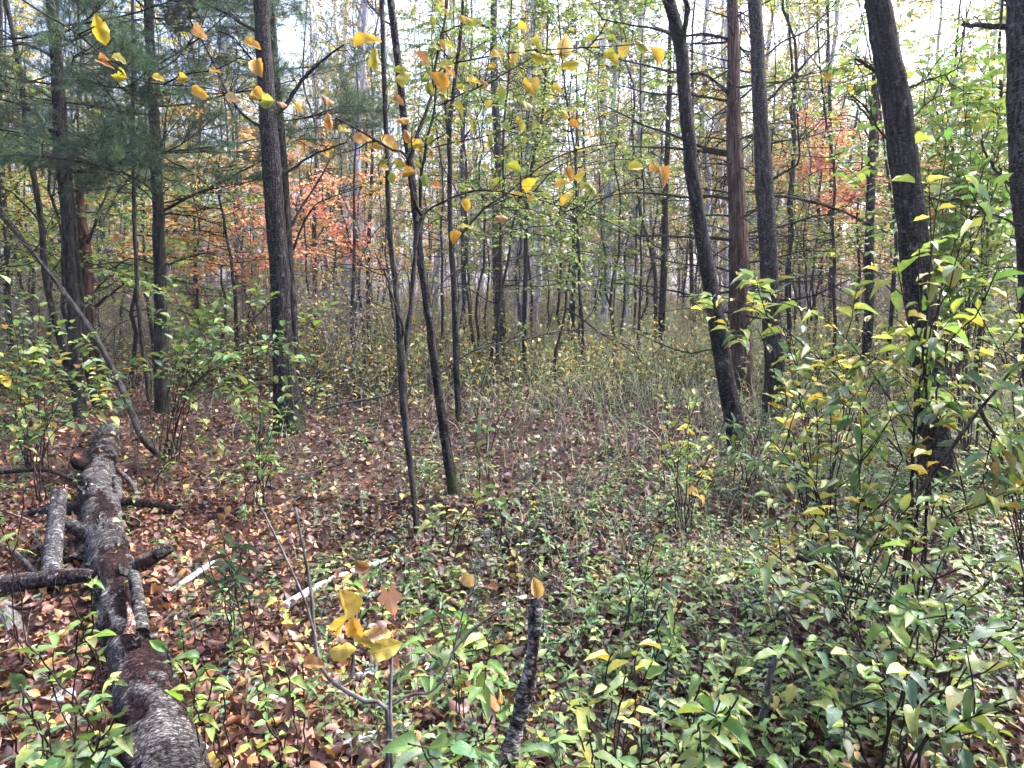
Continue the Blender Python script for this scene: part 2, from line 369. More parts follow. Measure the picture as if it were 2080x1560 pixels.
T_NEAR = [leaf_t(8, 'acum', .10, .22, .035, .03), leaf_t(8, 'ellip', .2, .38, .03, .035), leaf_t(8, 'acum', .04, .55, .04, .03), leaf_t(8, 'ellip', .26, .1, .03, .025), leaf_t(8, 'acum', .2, -.12, .03, .04), leaf_t(8, 'ovate', .32, .7, .035, .04)]
T_WITH = [leaf_t(8, 'ovate', .45, .5, .06, .07), leaf_t(8, 'ellip', -.4, .7, .06, .08), leaf_t(8, 'ovate', .7, -.35, .06, .06), leaf_t(8, 'ovate', .15, .3, .05, .07), leaf_t(8, 'round', .3, .25, .05, .08)]
T_MID = leaf_t(3, 'ovate', .12, .25); T_LOW = leaf_t(2, 'ellip', .15, .2); T_LANCE = leaf_t(3, 'lance', .12, .3)
T_MAPLE = maple_t()

def frames(D, Nn):
    D = nrm(D); S = nrm(np.cross(D, Nn)); return D, S, np.cross(S, D)
def leaves(g, P, D, Nn, Ln, Wd, C, T=T_MID):
    P = np.asarray(P, float); n = len(P)
    if not n: return
    D, S, U = frames(D, Nn); V0, F0, uv = T; m = len(V0)
    Ln = np.broadcast_to(np.asarray(Ln, float), (n,)); Wd = np.broadcast_to(np.asarray(Wd, float), (n,))
    V = P[:, None]+Ln[:, None, None]*(V0[None, :, 1:2]*D[:, None]+V0[None, :, 2:3]*U[:, None])+Wd[:, None, None]*V0[None, :, 0:1]*S[:, None]
    Fq = (F0[None]+(np.arange(n)*m)[:, None, None]).reshape(-1, 3)
    g.add(V, None, Fq, np.repeat(np.broadcast_to(np.asarray(C, float), (n, 3)), m, 0), np.tile(uv, (n, 1)))
def pal(cols, n, var=.22, w=None):
    cols = np.array(cols); i = rng.choice(len(cols), n, p=None if w is None else np.array(w)/sum(w))
    return np.clip(cols[i]*rng.lognormal(0, var, (n, 1))*rng.lognormal(0, .08, (n, 3)), .003, .85)
def twig_leaves(P, n, tmin=.25, ang=58, droop=.25, flat=.8, tmax=1.):
    """alternate leaves along paths: positions, directions, normals"""
    N = len(P); idx = np.repeat(np.arange(N), n)
    k = np.tile(np.arange(n), N); t = tmin+(tmax-tmin)*(k+rng.uniform(.2, .8, N*n))/n
    p, T = sample(P, idx, t)
    side = nrm(np.cross(T, np.array([0, 0, 1.]))+rng.normal(0, .25*(1.3-flat), T.shape))*np.where(k % 2, 1, -1)[:, None]
    a = R(ang)*(1-.5*(k == n-1))[:, None]*rng.uniform(.7, 1.15, len(T))[:, None]
    D = T*np.cos(a)+side*np.sin(a)+rng.normal(0, .18, T.shape)*np.array([1, 1, .5])-np.array([0, 0, 1])*droop*rng.uniform(.3, 1.5, (len(T), 1))
    Nn = np.array([0, 0, 1.])+rng.normal(0, .55*max(.16, 1.25-flat), T.shape)
    return p, nrm(D), Nn

NEAR_MESH = {}
def tmpl_mesh(key, T, mat):
    k = (key, mat.name)
    if k not in NEAR_MESH:
        g = Geo(); g.add(T[0], None, T[1], (1, 1, 1), T[2]); NEAR_MESH[k] = g.mesh('leaf', mat, attr='luv')
    return NEAR_MESH[k]
def leaf_objs(parent, P, D, Nn, Ln, Wd, C, mats=None, T=None, name='leaf'):
    mats = mats or M_LEAF; base = np.array(parent.location) if parent is not None else np.zeros(3)
    D, S, U = frames(D, Nn); n = len(P)
    Ln = np.broadcast_to(np.asarray(Ln, float), (n,)); Wd = np.broadcast_to(np.asarray(Wd, float), (n,))
    C = np.broadcast_to(C, (n, 3)); P = P-base
    for i in range(n):
        if T is None: k = int(rng.integers(len(T_NEAR))); me = tmpl_mesh(k, T_NEAR[k], mats)
        else: k = int(rng.integers(len(T))); me = tmpl_mesh(('x', id(T), k), T[k], mats)
        o = bpy.data.objects.new(name, me); COL.objects.link(o)
        if parent is not None: o.parent = parent
        M = Matrix(((S[i, 0]*Wd[i], D[i, 0]*Ln[i], U[i, 0]*Ln[i], P[i, 0]), (S[i, 1]*Wd[i], D[i, 1]*Ln[i], U[i, 1]*Ln[i], P[i, 1]),
                    (S[i, 2]*Wd[i], D[i, 2]*Ln[i], U[i, 2]*Ln[i], P[i, 2]), (0, 0, 0, 1)))
        o.matrix_basis = M; o.color = (*C[i], 1)

# colours
GREEN = [(.10, .17, .05), (.13, .20, .055), (.08, .145, .055), (.15, .21, .05)]
BLUEG = [(.09, .15, .075), (.12, .185, .085), (.075, .13, .055), (.15, .2, .065)]
YG = [(.22, .27, .07), (.30, .32, .08), (.17, .23, .07), (.36, .34, .09)]
BRIGHT = [(.15, .255, .055), (.19, .29, .06), (.125, .215, .06), (.25, .31, .07)]
YEL = [(.50, .34, .045), (.44, .27, .04), (.52, .40, .08), (.36, .30, .05)]
ORG = [(.42, .19, .045), (.36, .14, .04), (.48, .26, .06)]
RED = [(.75, .17, .15), (.72, .22, .17), (.74, .3, .2), (.68, .15, .15)]
PEACH = [(.74, .39, .26), (.68, .46, .24), (.74, .33, .24)]
LITTER = [(.085, .048, .034), (.12, .068, .044), (.055, .034, .029), (.20, .105, .05), (.32, .19, .085), (.44, .29, .10), (.40, .31, .22), (.17, .115, .10), (.10, .072, .066)]
LITTER_W = [.24, .2, .18, .11, .07, .06, .07, .1, .1]
OLIVE = [(.24, .24, .07), (.32, .29, .09), (.18, .21, .07), (.38, .29, .11), (.3, .21, .1)]
NEED = [(.05, .10, .05), (.065, .125, .065), (.08, .13, .05)]

# ------------------------------------------------------------------ the ground
def axis(lo, hi, fine0, fine1, step, grow=1.10):
    a = list(np.arange(fine0, fine1, step)); s = step; x = a[-1]
    while x < hi: s *= grow; x += s; a.append(x)
    s = step; x = a[0]; b = []
    while x > lo: s *= grow; x -= s; b.append(x)
    return np.array(b[::-1]+a)
gx = axis(-320, 320, -6, 6, .08); gy = axis(-60, 420, .6, 11, .08)
XX, YY = np.meshgrid(gx, gy, indexing='ij')
ZZ = gz(XX, YY) + np.where((np.abs(XX) < 7) & (YY < 12), .012*np.sin(23*XX+3*np.sin(9*YY))*np.sin(19*YY+2), 0)
g = Geo(); nx, ny = XX.shape
i = (np.arange(nx-1)[:, None]*ny+np.arange(ny-1)[None]).ravel()
g.add(np.stack([XX, YY, ZZ], -1), np.stack([i, i+ny, i+ny+1, i+1], -1))
floor = g.build('forest_floor', M_SOIL); floor['kind'] = 'structure'

# ------------------------------------------------------------------ trees that can be told apart
def trunk_mesh(g, path, rad, sides=18, furrow=.05, flare=.35, base_len=.5, seed=0, col=(1, 1, 1)):
    K = len(path); r = np.random.default_rng(seed)
    s = np.concatenate([[0], np.cumsum(np.linalg.norm(np.diff(path, axis=0), axis=1))])
    th = np.arange(sides)/sides*2*np.pi
    prof = np.ones((K, sides))
    lob = np.zeros(sides)
    for k in (3, 4, 5): lob += r.uniform(.3, .8)*np.cos(k*th+r.uniform(0, 6))
    fl = np.exp(-s/base_len*2.2)[:, None]
    prof += flare*fl*(1+.45*lob[None])
    n = r.normal(0, 1, (K, sides))
    for q in range(3): n[1:] = .55*n[1:]+.45*n[:-1]        # long vertical ridges
    prof += furrow*n
    lump = np.sin(s[:, None]*3.1+2*np.sin(th)[None]+seed)*.025+np.sin(s[:, None]*1.3+th[None]+seed)*.025
    tubes(g, path[None], rad[None], sides, prof=prof[None]*(1+lump[None]), col=col)

TREES = {}
def tree(key, name, label, cat, pts, mat, depth=None, top=5.5, d_top=0., branches=(), bmat=None, furrow=.035, flare=.35, sides=18, twig=True, broken=False, tn=3, base_len=.5):
    """pts: (px, py, width px) from base to the top of the picture"""
    if depth is None: b, depth = gp(pts[0][0], pts[0][1])
    else: b = gd(pts[0][0], depth)
    n = len(pts)
    W = [np.r_[b, pts[0][2]*depth/F/2]]
    for k, (x, y, wd) in enumerate(pts[1:], 1):
        d = depth+d_top*k/(n-1); q = at(x, y, d)
        if q[2] > b[2]+.15: W.append(np.r_[q, wd*d/F/2*.94])
    W = np.array(W)
    W[0, 3] = W[1, 3] if len(W) > 1 else W[0, 3]
    if not broken:
        dv = W[-1, :3]-W[-2, :3]; dv = dv/np.linalg.norm(dv)
        for h in (.4, 1.): W = np.vstack([W, np.r_[W[-1, :3]+dv*top*(.4 if h < 1 else .6)+np.array([rng.normal(0, .12), rng.normal(0, .12), 0]), W[-1, 3]*(.8 if h < 1 else .5)]])
    W = np.vstack([np.r_[W[0, :3]-np.array([0, 0, .12]), W[0, 3]], W])
    L_ = np.linalg.norm(np.diff(W[:, :3], axis=0), axis=1).sum()
    S = smooth_path(W, int(max(12, L_/.055)))
    path, rad = S[:, :3], np.maximum(S[:, 3], .006)
    wob = np.cumsum(rng.normal(0, .0016, (len(path), 3)), 0); wob -= np.linspace(0, 1, len(path))[:, None]*wob[-1]; path = path+wob
    root = thing(name, label, cat, b)
    g = Geo(); trunk_mesh(g, path, rad, sides, furrow, flare, seed=len(TREES)+3, base_len=base_len); g.build('trunk', mat, root)
    allb = []
    for br in branches:
        bp, w0, w1 = br[0], br[1], br[2]; off = br[3] if len(br) > 3 else rng.uniform(-.5, .5)
        P = polypx(bp, depth, depth+off, 14); wig = np.cumsum(rng.normal(0, .006, (14, 3)), 0); wig[0] = 0; P = P+wig
        # start inside the trunk
        j = np.argmin(np.linalg.norm(path-P[0], axis=1)); dj = np.linalg.norm(path[j]-P[0]); P[0] = path[j]*.7+P[0]*.3 if dj < .12 else P[0]
        rr = np.linspace(w0, w1, 14)*depth/F/2*(.72 if key == 'N' else .9)
        g = Geo(); nprof = 1+.12*rng.normal(size=(14, 7)); tubes(g, P[None], rr[None], 7, prof=nprof[None]); g.build('branch', bmat or mat, root)
        allb.append((P, rr[0]))
    if twig and allb:
        g = Geo(); PB = np.stack([p for p, r in allb])
        p, D, idx, t = branch_off(PB, tn+3, .25, .98, 50)
        ln = rng.uniform(.15, .55, len(p))*np.clip(depth/7, .6, 1.5)
        tw = walk(p, D, ln, 6, .2, .03); tubes(g, tw, taper(len(tw), 6, rng.uniform(.003, .007, len(tw)), .0015), 4)
        p2, D2, _, _ = branch_off(tw, 2, .3, .95, 45); t2 = walk(p2, D2, rng.uniform(.06, .25, len(p2)), 4, .2, 0)
        tubes(g, t2, taper(len(t2), 4, .002, .001), 3)
        g.build('twigs', M_TWIG, root, kind='stuff')
    TREES[key] = dict(root=root, path=path, rad=rad, depth=depth, base=b, br=[p for p, r in allb])
    return root

tree('A', 'young_tree', 'thin dark bent young trunk just left of the twin grey stems', 'tree',
     [(135, 775, 13), (120, 680, 13), (100, 600, 13), (90, 530, 13), (85, 450, 12), (60, 300, 12), (45, 160, 11), (18, 20, 10), (5, -40, 10)], M_GREY, depth=10.5, furrow=.02, sides=12,
     branches=[([(62, 300), (30, 250), (-20, 180)], 6, 3), ([(86, 450), (40, 400), (0, 370)], 5, 2), ([(100, 560), (150, 500), (200, 470)], 4, 2)])
tree('B', 'pine_tree', 'smooth grey-green pine trunk with a thinner trunk pressed against its side', 'tree',
     [(163, 850, 34), (155, 740, 26), (150, 640, 25), (140, 520, 24), (133, 400, 24), (120, 300, 23), (112, 130, 22), (103, 0, 21), (100, -60, 20)], M_GREY, furrow=.02,
     branches=[([(122, 290), (60, 230), (-30, 200)], 7, 3), ([(112, 120), (40, 90), (-40, 100)], 7, 3), ([(112, 100), (200, 60), (290, 40)], 6, 3)])
tree('B2', 'young_tree', 'slender grey trunk leaning against the grey-green pine trunk', 'tree',
     [(180, 842, 18), (172, 730, 14), (165, 640, 13), (155, 520, 12), (145, 420, 12), (135, 310, 11), (125, 170, 10), (117, 40, 9), (112, -50, 8)], M_GREY, depth=8.9, furrow=.02, sides=12)
tree('C', 'dead_snag', 'dark reddish rotten snag with stub branches, broken off at the top', 'dead tree',
     [(192, 785, 30), (182, 680, 24), (180, 600, 23), (177, 520, 24), (166, 440, 18), (160, 360, 15), (158, 300, 10)], M_SNAG, depth=11.2, broken=True, furrow=.06,
     branches=[([(178, 500), (205, 440), (225, 385)], 9, 3), ([(186, 630), (230, 595), (262, 572)], 8, 3), ([(163, 400), (200, 330), (240, 310)], 5, 2), ([(181, 600), (205, 585), (222, 560)], 5, 2)])
tree('D', 'young_tree', 'very thin straight grey trunk standing between the snag and the single pine trunk', 'tree',
     [(290, 830, 10), (282, 650, 9), (275, 520, 9), (268, 300, 8), (270, 100, 8), (268, 0, 7), (268, -50, 7)], M_POLE, depth=9.6, furrow=.02, sides=10,
     branches=[([(270, 330), (300, 300), (330, 250)], 3, 1.5), ([(280, 640), (240, 660), (205, 700)], 3, 1.5)])
tree('E', 'pine_tree', 'straight single pine trunk with whorls of branches and dark needle boughs', 'tree',
     [(331, 838, 34), (328, 740, 27), (328, 640, 26), (325, 520, 25), (320, 400, 24), (318, 300, 23), (312, 200, 22), (308, 130, 20), (302, 0, 19), (300, -60, 18)], M_GREY, furrow=.02,
     branches=[([(320, 313), (404, 303), (485, 296), (540, 282)], 7, 3), ([(322, 434), (387, 400), (464, 363), (545, 325)], 8, 3), ([(318, 310), (260, 255), (238, 215), (188, 151)], 7, 3),
               ([(326, 540), (400, 520), (445, 515)], 5, 2), ([(326, 540), (270, 528), (225, 548)], 5, 2), ([(322, 436), (400, 440), (470, 470)], 5, 2), ([(312, 190), (400, 192), (475, 195)], 6, 3), ([(320, 315), (390, 350), (430, 390)], 4, 2)])
tree('F', 'dark_barked_tree', 'stout dark furrowed tree with a flared mossy foot on leaf litter', 'tree',
     [(588, 882, 62), (583, 820, 54), (579, 740, 46), (575, 680, 43), (570, 560, 42), (562, 450, 41), (553, 330, 40), (545, 220, 36), (535, 100, 33), (530, 0, 31), (527, -60, 30)], M_DARK, furrow=.05, flare=.55,
     branches=[([(556, 240), (606, 168), (650, 120), (690, 92)], 11, 4), ([(560, 370), (639, 313), (705, 284)], 7, 3), ([(572, 500), (606, 437), (639, 380), (672, 320)], 8, 3), ([(545, 270), (481, 219), (420, 110), (380, 44)], 8, 3),
               ([(532, 70), (450, 25), (380, -10)], 8, 4), ([(545, 160), (480, 80), (440, 60)], 6, 3), ([(575, 590), (540, 620), (500, 660)], 4, 2)])
tree('F2', 'tree', 'greenish grey trunk rising just behind the stout dark furrowed tree', 'tree',
     [(600, 800, 20), (598, 650, 19), (588, 500, 20), (575, 330, 20), (565, 200, 20), (556, 80, 19), (549, 0, 19), (546, -60, 18)], M_GREY, depth=9.4, furrow=.03,
     branches=[([(590, 520), (625, 430), (660, 400), (720, 380)], 6, 2)])
tree('G', 'multistemmed_tree', 'slim young tree forking low into two stems and hung with big yellow leaves', 'tree',
     [(846, 1092, 14), (838, 1000, 12.5), (828, 900, 14), (819, 800, 18), (816, 740, 19), (808, 640, 13), (796, 520, 12), (790, 430, 11), (784, 300, 11), (778, 150, 11), (774, 0, 10), (772, -60, 9)], M_POLE, furrow=.02, flare=.15, sides=14,
     branches=[([(817, 760), (826, 690), (838, 600), (846, 510), (856, 434)], 13, 10, .15), ([(856, 436), (848, 404), (838, 340), (830, 320), (790, 300), (700, 250)], 9, 3, -.5),
               ([(836, 330), (850, 270), (874, 200), (885, 135), (905, 40), (915, -40)], 9, 5, .1), ([(854, 420), (857, 365), (872, 300), (888, 210), (895, 150)], 8, 4, -.1),
               ([(862, 434), (925, 400), (993, 388), (1110, 407), (1161, 441)], 5, 2, -.4), ([(880, 300), (925, 290), (993, 269), (1104, 239)], 4, 2, .2), ([(890, 215), (993, 168), (1074, 121)], 4, 2, -.3),
               ([(885, 150), (925, 131), (1060, 108), (1120, 104), (1290, 95)], 4, 2, -.5), ([(788, 545), (745, 540), (700, 470)], 3, 1.5, .4),
               ([(818, 690), (800, 620), (787, 560), (789, 545)], 7, 4, -.15)], tn=2)
tree('H', 'leaning_tree', 'slim dark trunk leaning toward the sky gap beside the forked young tree', 'tree',
     [(922, 1008, 25), (906, 900, 22), (893, 800, 19), (880, 700, 18), (866, 600, 17), (855, 520, 16), (845, 420, 16), (835, 330, 16), (824, 240, 16), (815, 150, 16), (805, 70, 16), (798, 0, 16), (794, -60, 15)], M_DARK, furrow=.035, flare=.3, sides=16,
     branches=[([(800, 60), (760, 20), (740, -20)], 5, 3), ([(872, 640), (900, 580), (960, 540)], 4, 2)])
tree('I', 'young_tree', 'thin dark sapling trunk behind the leaning slim trunk, splitting near the top', 'tree',
     [(932, 862, 14), (928, 760, 13), (925, 640, 13), (920, 540, 12), (913, 420, 11), (912, 330, 11), (912, 260, 10), (925, 150, 8), (935, 50, 7), (942, -40, 6)], M_DARK, furrow=.03, sides=12,
     branches=[([(921, 500), (986, 424), (1026, 400), (1107, 333), (1188, 303), (1260, 290)], 6, 2), ([(912, 290), (905, 180), (908, 60)], 6, 3), ([(915, 450), (870, 430), (820, 440)], 3, 1.5)])
tree('J', 'aspen_tree', 'grey aspen trunk blackened toward its foot in the brushy centre', 'tree',
     [(1018, 728, 28), (1014, 640, 25), (1011, 560, 22), (1009, 480, 20), (1009, 400, 18), (1011, 300, 17), (1005, 200, 16), (1001, 100, 15), (1003, 0, 14), (1003, -50, 14)], M_RING, depth=15, furrow=.03,
     branches=[([(1004, 220), (960, 190), (930, 150)], 6, 3), ([(1002, 60), (960, 40), (940, 20)], 6, 3), ([(1010, 330), (990, 270), (975, 250)], 5, 2), ([(1010, 420), (960, 380), (930, 330)], 4, 2)])
tree('K', 'young_tree', 'thin dark bowed sapling just right of the black-footed aspen', 'tree',
     [(1065, 755, 11), (1065, 650, 10), (1068, 560, 10), (1070, 470, 9), (1076, 400, 8), (1090, 300, 7), (1104, 240, 6), (1112, 150, 5), (1115, 40, 4)], M_DARK, depth=12.5, furrow=.03, sides=10,
     branches=[([(1076, 400), (1130, 340), (1200, 310), (1290, 280)], 4, 1.5), ([(1070, 480), (1040, 420), (1020, 400)], 3, 1.5)])
tree('K2', 'bent_sapling', 'spindly sapling snapped over at head height, its top drooping to the brush', 'tree',
     [(1126, 788, 6), (1128, 720, 6), (1138, 680, 5), (1150, 624, 5)], M_TWIG, depth=11, broken=True, furrow=.02, sides=8,
     branches=[([(1150, 626), (1180, 650), (1215, 677), (1279, 714), (1320, 760)], 4, 1.5)])
tree('L', 'young_tree', 'dark straight narrow trunk in front of the pale sunlit grass clearing', 'tree',
     [(1346, 735, 16), (1345, 600, 15), (1349, 500, 14), (1351, 400, 12), (1356, 250, 11), (1360, 100, 9), (1362, -40, 8)], M_DARK, depth=14.5, furrow=.03, sides=12,
     branches=[([(1346, 610), (1290, 580), (1255, 570)], 5, 2), ([(1346, 690), (1310, 675), (1282, 668)], 5, 2), ([(1352, 420), (1320, 380), (1300, 330)], 4, 1.5)])
tree('M', 'leaning_tree', 'dark lichened trunk leaning strongly across the dead pine', 'tree',
     [(1512, 935, 47), (1492, 860, 40), (1476, 770, 37), (1463, 690, 36), (1450, 600, 34), (1437, 530, 32), (1421, 430, 30), (1405, 330, 29), (1394, 220, 28), (1388, 110, 28), (1372, 30, 27), (1355, -20, 24), (1340, -60, 22)], M_DARK, depth=6.9, furrow=.05,
     branches=[([(1386, 90), (1392, 40), (1388, -40)], 14, 10), ([(1387, 80), (1330, 60), (1228, 40)], 7, 3), ([(1405, 330), (1440, 290), (1454, 230)], 4, 2), ([(1436, 520), (1400, 500), (1350, 500)], 4, 2)])
N_B = [([(1492, 85), (1430, 74), (1377, 80), (1320, 60)], 9, 4), ([(1493, 80), (1420, 90), (1390, 88)], 8, 4), ([(1493, 205), (1440, 155), (1377, 145), (1208, 98)], 10, 3), ([(1494, 208), (1400, 196), (1320, 188), (1262, 172)], 9, 3),
       ([(1496, 312), (1420, 297), (1383, 281), (1300, 250), (1228, 213)], 12, 3), ([(1497, 320), (1440, 312), (1390, 306), (1275, 300)], 13, 4), ([(1499, 408), (1440, 400), (1390, 400), (1290, 392), (1195, 411)], 9, 3),
       ([(1500, 490), (1440, 482), (1390, 480), (1289, 475)], 11, 4), ([(1502, 560), (1440, 545), (1383, 540), (1270, 518)], 6, 2), ([(1503, 590), (1420, 602), (1345, 587), (1245, 572)], 7, 3), ([(1505, 705), (1440, 712), (1383, 716), (1282, 668)], 6, 2),
       ([(1493, 95), (1525, 110), (1545, 100)], 7, 3), ([(1494, 205), (1530, 170), (1530, 100), (1500, 40)], 6, 3), ([(1497, 312), (1530, 285), (1570, 240)], 6, 2), ([(1500, 480), (1560, 470), (1640, 500)], 6, 2), ([(1501, 500), (1560, 520), (1620, 570)], 5, 2),
       ([(1500, 490), (1450, 520), (1400, 570)], 6, 2), ([(1504, 600), (1560, 575), (1650, 570), (1720, 540)], 6, 2), ([(1496, 330), (1460, 370), (1440, 420)], 5, 2)]
tree('N', 'dead_pine', 'dead reddish brown pine with peeling bark and whorls of bare drooping branches', 'dead tree',
     [(1510, 818, 48), (1507, 720, 44), (1504, 640, 44), (1503, 520, 42), (1500, 420, 38), (1497, 330, 36), (1494, 220, 30), (1492, 100, 26), (1490, 0, 23), (1489, -60, 22)], M_RED, furrow=.03, branches=N_B, bmat=M_TWIG, tn=6)
T = TREES['N']; L_ = len(T['path']); extra_b = []
for h in np.arange(1.15, 5.6, .34):
    j = int(np.argmin(np.abs(T['path'][:, 2]-h)))
    for q in range(5):
        a = rng.uniform(0, 6.28); P = walk(T['path'][j][None]+np.array([[0, 0, rng.uniform(-.05, .05)]]), np.array([[math.cos(a), math.sin(a), rng.uniform(.0, .4)]]), rng.uniform(.5, 1.5), 14, .09, -.025)[0]; extra_b.append(P)
        g = Geo(); tubes(g, P[None], np.linspace(rng.uniform(.009, .017), .003, 14)[None], 6, prof=(1+.12*rng.normal(size=(14, 6)))[None]); g.build('branch', M_TWIG, T['root'])
g = Geo(); p, D, _, _ = branch_off(np.array(extra_b), 9, .2, 1, 50); tw = walk(p, D, rng.uniform(.12, .5, len(p)), 6, .22, -.02); tubes(g, tw, taper(len(tw), 6, .0045, .0014), 4)
p, D, _, _ = branch_off(tw, 2, .2, 1, 45); t2 = walk(p, D, rng.uniform(.06, .25, len(p)), 4, .2, -.02); tubes(g, t2, taper(len(t2), 4, .002, .001), 3); g.build('fine_twigs', M_TWIG, T['root'], kind='stuff')
tree('O', 'dark_barked_tree', 'upright grey-ringed trunk turning black below, close behind the dead pine', 'tree',
     [(1580, 840, 54), (1574, 740, 42), (1568, 640, 39), (1562, 520, 37), (1556, 420, 38), (1552, 370, 38), (1549, 290, 33), (1544, 200, 31), (1540, 100, 29), (1533, 0, 28), (1530, -60, 27)], M_RING, depth=8.7, furrow=.05,
     branches=[([(1548, 120), (1590, 88), (1639, 64), (1703, 0)], 5, 3), ([(1550, 178), (1615, 155), (1733, 128)], 5, 2), ([(1552, 210), (1600, 168), (1666, 100), (1683, 77)], 7, 3), ([(1560, 370), (1600, 345), (1625, 320), (1622, 219)], 6, 3),
               ([(1560, 395), (1683, 424), (1817, 485)], 8, 4), ([(1562, 468), (1650, 444), (1716, 434)], 6, 2), ([(1553, 295), (1640, 280), (1700, 268)], 5, 2), ([(1568, 610), (1640, 600), (1720, 570)], 6, 3), ([(1572, 720), (1640, 728), (1680, 725)], 5, 2)])
tree('P', 'young_tree', 'narrow grey trunk behind shrubs between the ringed trunk and the thick leaning one', 'tree',
     [(1762, 800, 23), (1765, 650, 20), (1768, 500, 19), (1772, 350, 18), (1778, 200, 17), (1783, 80, 15), (1790, -20, 14), (1793, -60, 14)], M_RING, depth=11.5, furrow=.03,
     branches=[([(1774, 250), (1745, 215), (1720, 185)], 6, 3), ([(1773, 300), (1740, 240), (1690, 230)], 5, 2)])
tree('Q', 'dark_barked_tree', 'thickest dark furrowed trunk, leaning, its foot hidden by yellow-green shrubs', 'tree',
     [(1908, 1005, 74), (1897, 900, 64), (1886, 760, 62), (1873, 650, 60), (1861, 540, 60), (1851, 430, 58), (1840, 330, 58), (1825, 210, 57), (1806, 110, 55), (1786, 0, 52), (1775, -60, 50)], M_DARK, furrow=.055, sides=26,
     branches=[([(1815, 150), (1787, 145), (1760, 125), (1735, 118)], 10, 6), ([(1835, 330), (1811, 293), (1767, 242), (1720, 185)], 8, 3), ([(1835, 180), (1900, 155), (1952, 135)], 6, 2), ([(1845, 240), (1900, 200), (1952, 175)], 6, 2), ([(1858, 400), (1910, 402), (1960, 400)], 5, 2)])
tree('R', 'dark_barked_tree', 'broad grey-ringed trunk with a broken stub branch at the edge of the view', 'tree',
     [(2150, 1010, 78), (2135, 900, 74), (2118, 760, 72), (2105, 600, 70), (2098, 480, 70), (2090, 330, 72), (2083, 200, 73), (2080, 100, 72), (2077, 0, 70), (2075, -60, 70)], M_RING, depth=5.5, furrow=.04, sides=24,
     branches=[([(2075, 65), (2010, 54), (1954, 46)], 15, 11, .2), ([(2090, 400), (2040, 365), (2019, 336), (1992, 286)], 9, 4), ([(2095, 470), (2030, 440), (1990, 430)], 6, 3), ([(2060, 420), (2035, 380), (2020, 330)], 4, 2)])
tree('S', 'leaning_pole', 'dead thin pole slanting down across the pine trunks to the leaf litter', 'dead tree',
     [(306, 930, 15), (290, 890, 15), (265, 835, 14), (235, 770, 13), (190, 685, 13), (130, 600, 11), (60, 510, 9), (0, 440, 8), (-60, 380, 7)], M_POLE, depth=6.6, d_top=1.2, top=1., furrow=.02, flare=0, sides=12,
     branches=[([(60, 512), (80, 500), (110, 440)], 3, 1.5), ([(130, 600), (100, 560), (40, 480), (-20, 400)], 5, 3)])
tree('T', 'young_tree', 'short dark stem at the far left edge among green shrubs', 'tree',
     [(12, 690, 14), (14, 600, 13), (14, 520, 12), (8, 400, 10), (0, 260, 9)], M_DARK, depth=14, furrow=.03, sides=10)
for k_, (px, y0, y1, d) in enumerate([(640, 770, 430, 14), (715, 790, 500, 12), (747, 700, 380, 17), (1165, 720, 440, 16), (1610, 760, 250, 13), (1690, 740, 60, 16), (1410, 700, 250, 19), (480, 700, 420, 17), (1815, 700, 480, 11), (945, 700, 300, 16)]):
    tree('U%d' % k_, 'young_tree', 'x', 'tree', [(px, y0, 11), (px+rng.uniform(-6, 6), (y0+y1)/2, 9), (px+rng.uniform(-12, 12), y1, 7), (px+rng.uniform(-18, 18), y1-160, 5)], [M_DARK, M_POLE][k_ % 2], depth=d, furrow=.02, sides=9, top=2.5,
         branches=[([(px, y1+60), (px+rng.uniform(30, 70), y1-20), (px+rng.uniform(50, 100), y1-60)], 3, 1.5), ([(px, y1+120), (px-rng.uniform(30, 70), y1+30), (px-rng.uniform(50, 100), y1-10)], 3, 1.5)])

# ------------------------------------------------------------------ pine boughs (needles) on the pines
def bough(seed, L0=1.7):
    r0 = np.zeros((1, 3)); P = walk(r0, np.array([[1, 0, -.05]]), L0, 12, .07, .015)
    gw = Geo(); tubes(gw, P, taper(1, 12, .013, .004), 5)
    p, D, _, t = branch_off(P, 16, .25, 1, 55, .75); D[:, 2] += .15
    tw = walk(p, D, (1.15-t)*.8+.15, 7, .12, .03); tubes(gw, tw, taper(len(tw), 7, .005, .002), 4)
    p2, D2, _, _ = branch_off(tw, 5, .3, 1, 42, .6); t2 = walk(p2, D2, rng.uniform(.1, .28, len(p2)), 4, .12, .05); tubes(gw, t2, taper(len(t2), 4, .003, .0015), 3)
    gn = Geo()
    S = [(tw, 4, .3), (t2, 4, .25)]
    for Q, n, t0 in S:
        idx = np.repeat(np.arange(len(Q)), n); t = np.tile(np.linspace(t0, 1, n), len(Q)); c, T = sample(Q, idx, t)
        m = 18; cc = np.repeat(c, m, 0); TT = np.repeat(T, m, 0)
        d = nrm(TT*rng.uniform(.35, 1.3, (len(TT), 1))+rng.normal(0, .55, TT.shape)+np.array([0, 0, .05])); ln = rng.uniform(.07, .13, len(d))[:, None]
        s = nrm(np.cross(d, rng.normal(size=d.shape)))*.0016
        tip = cc+d*ln-np.array([0, 0, .012]); V = np.stack([cc-s, cc+s, tip], 1)
        tc = np.repeat(pal(NEED, len(c), .25), m*3, 0)
        gn.add(V, None, np.arange(len(d)*3).reshape(-1, 3), tc)
    return gw.mesh('bough_branch', M_TWIG), gn.mesh('needles', M_NEED)
BOUGH = [bough(k) for k in range(3)]
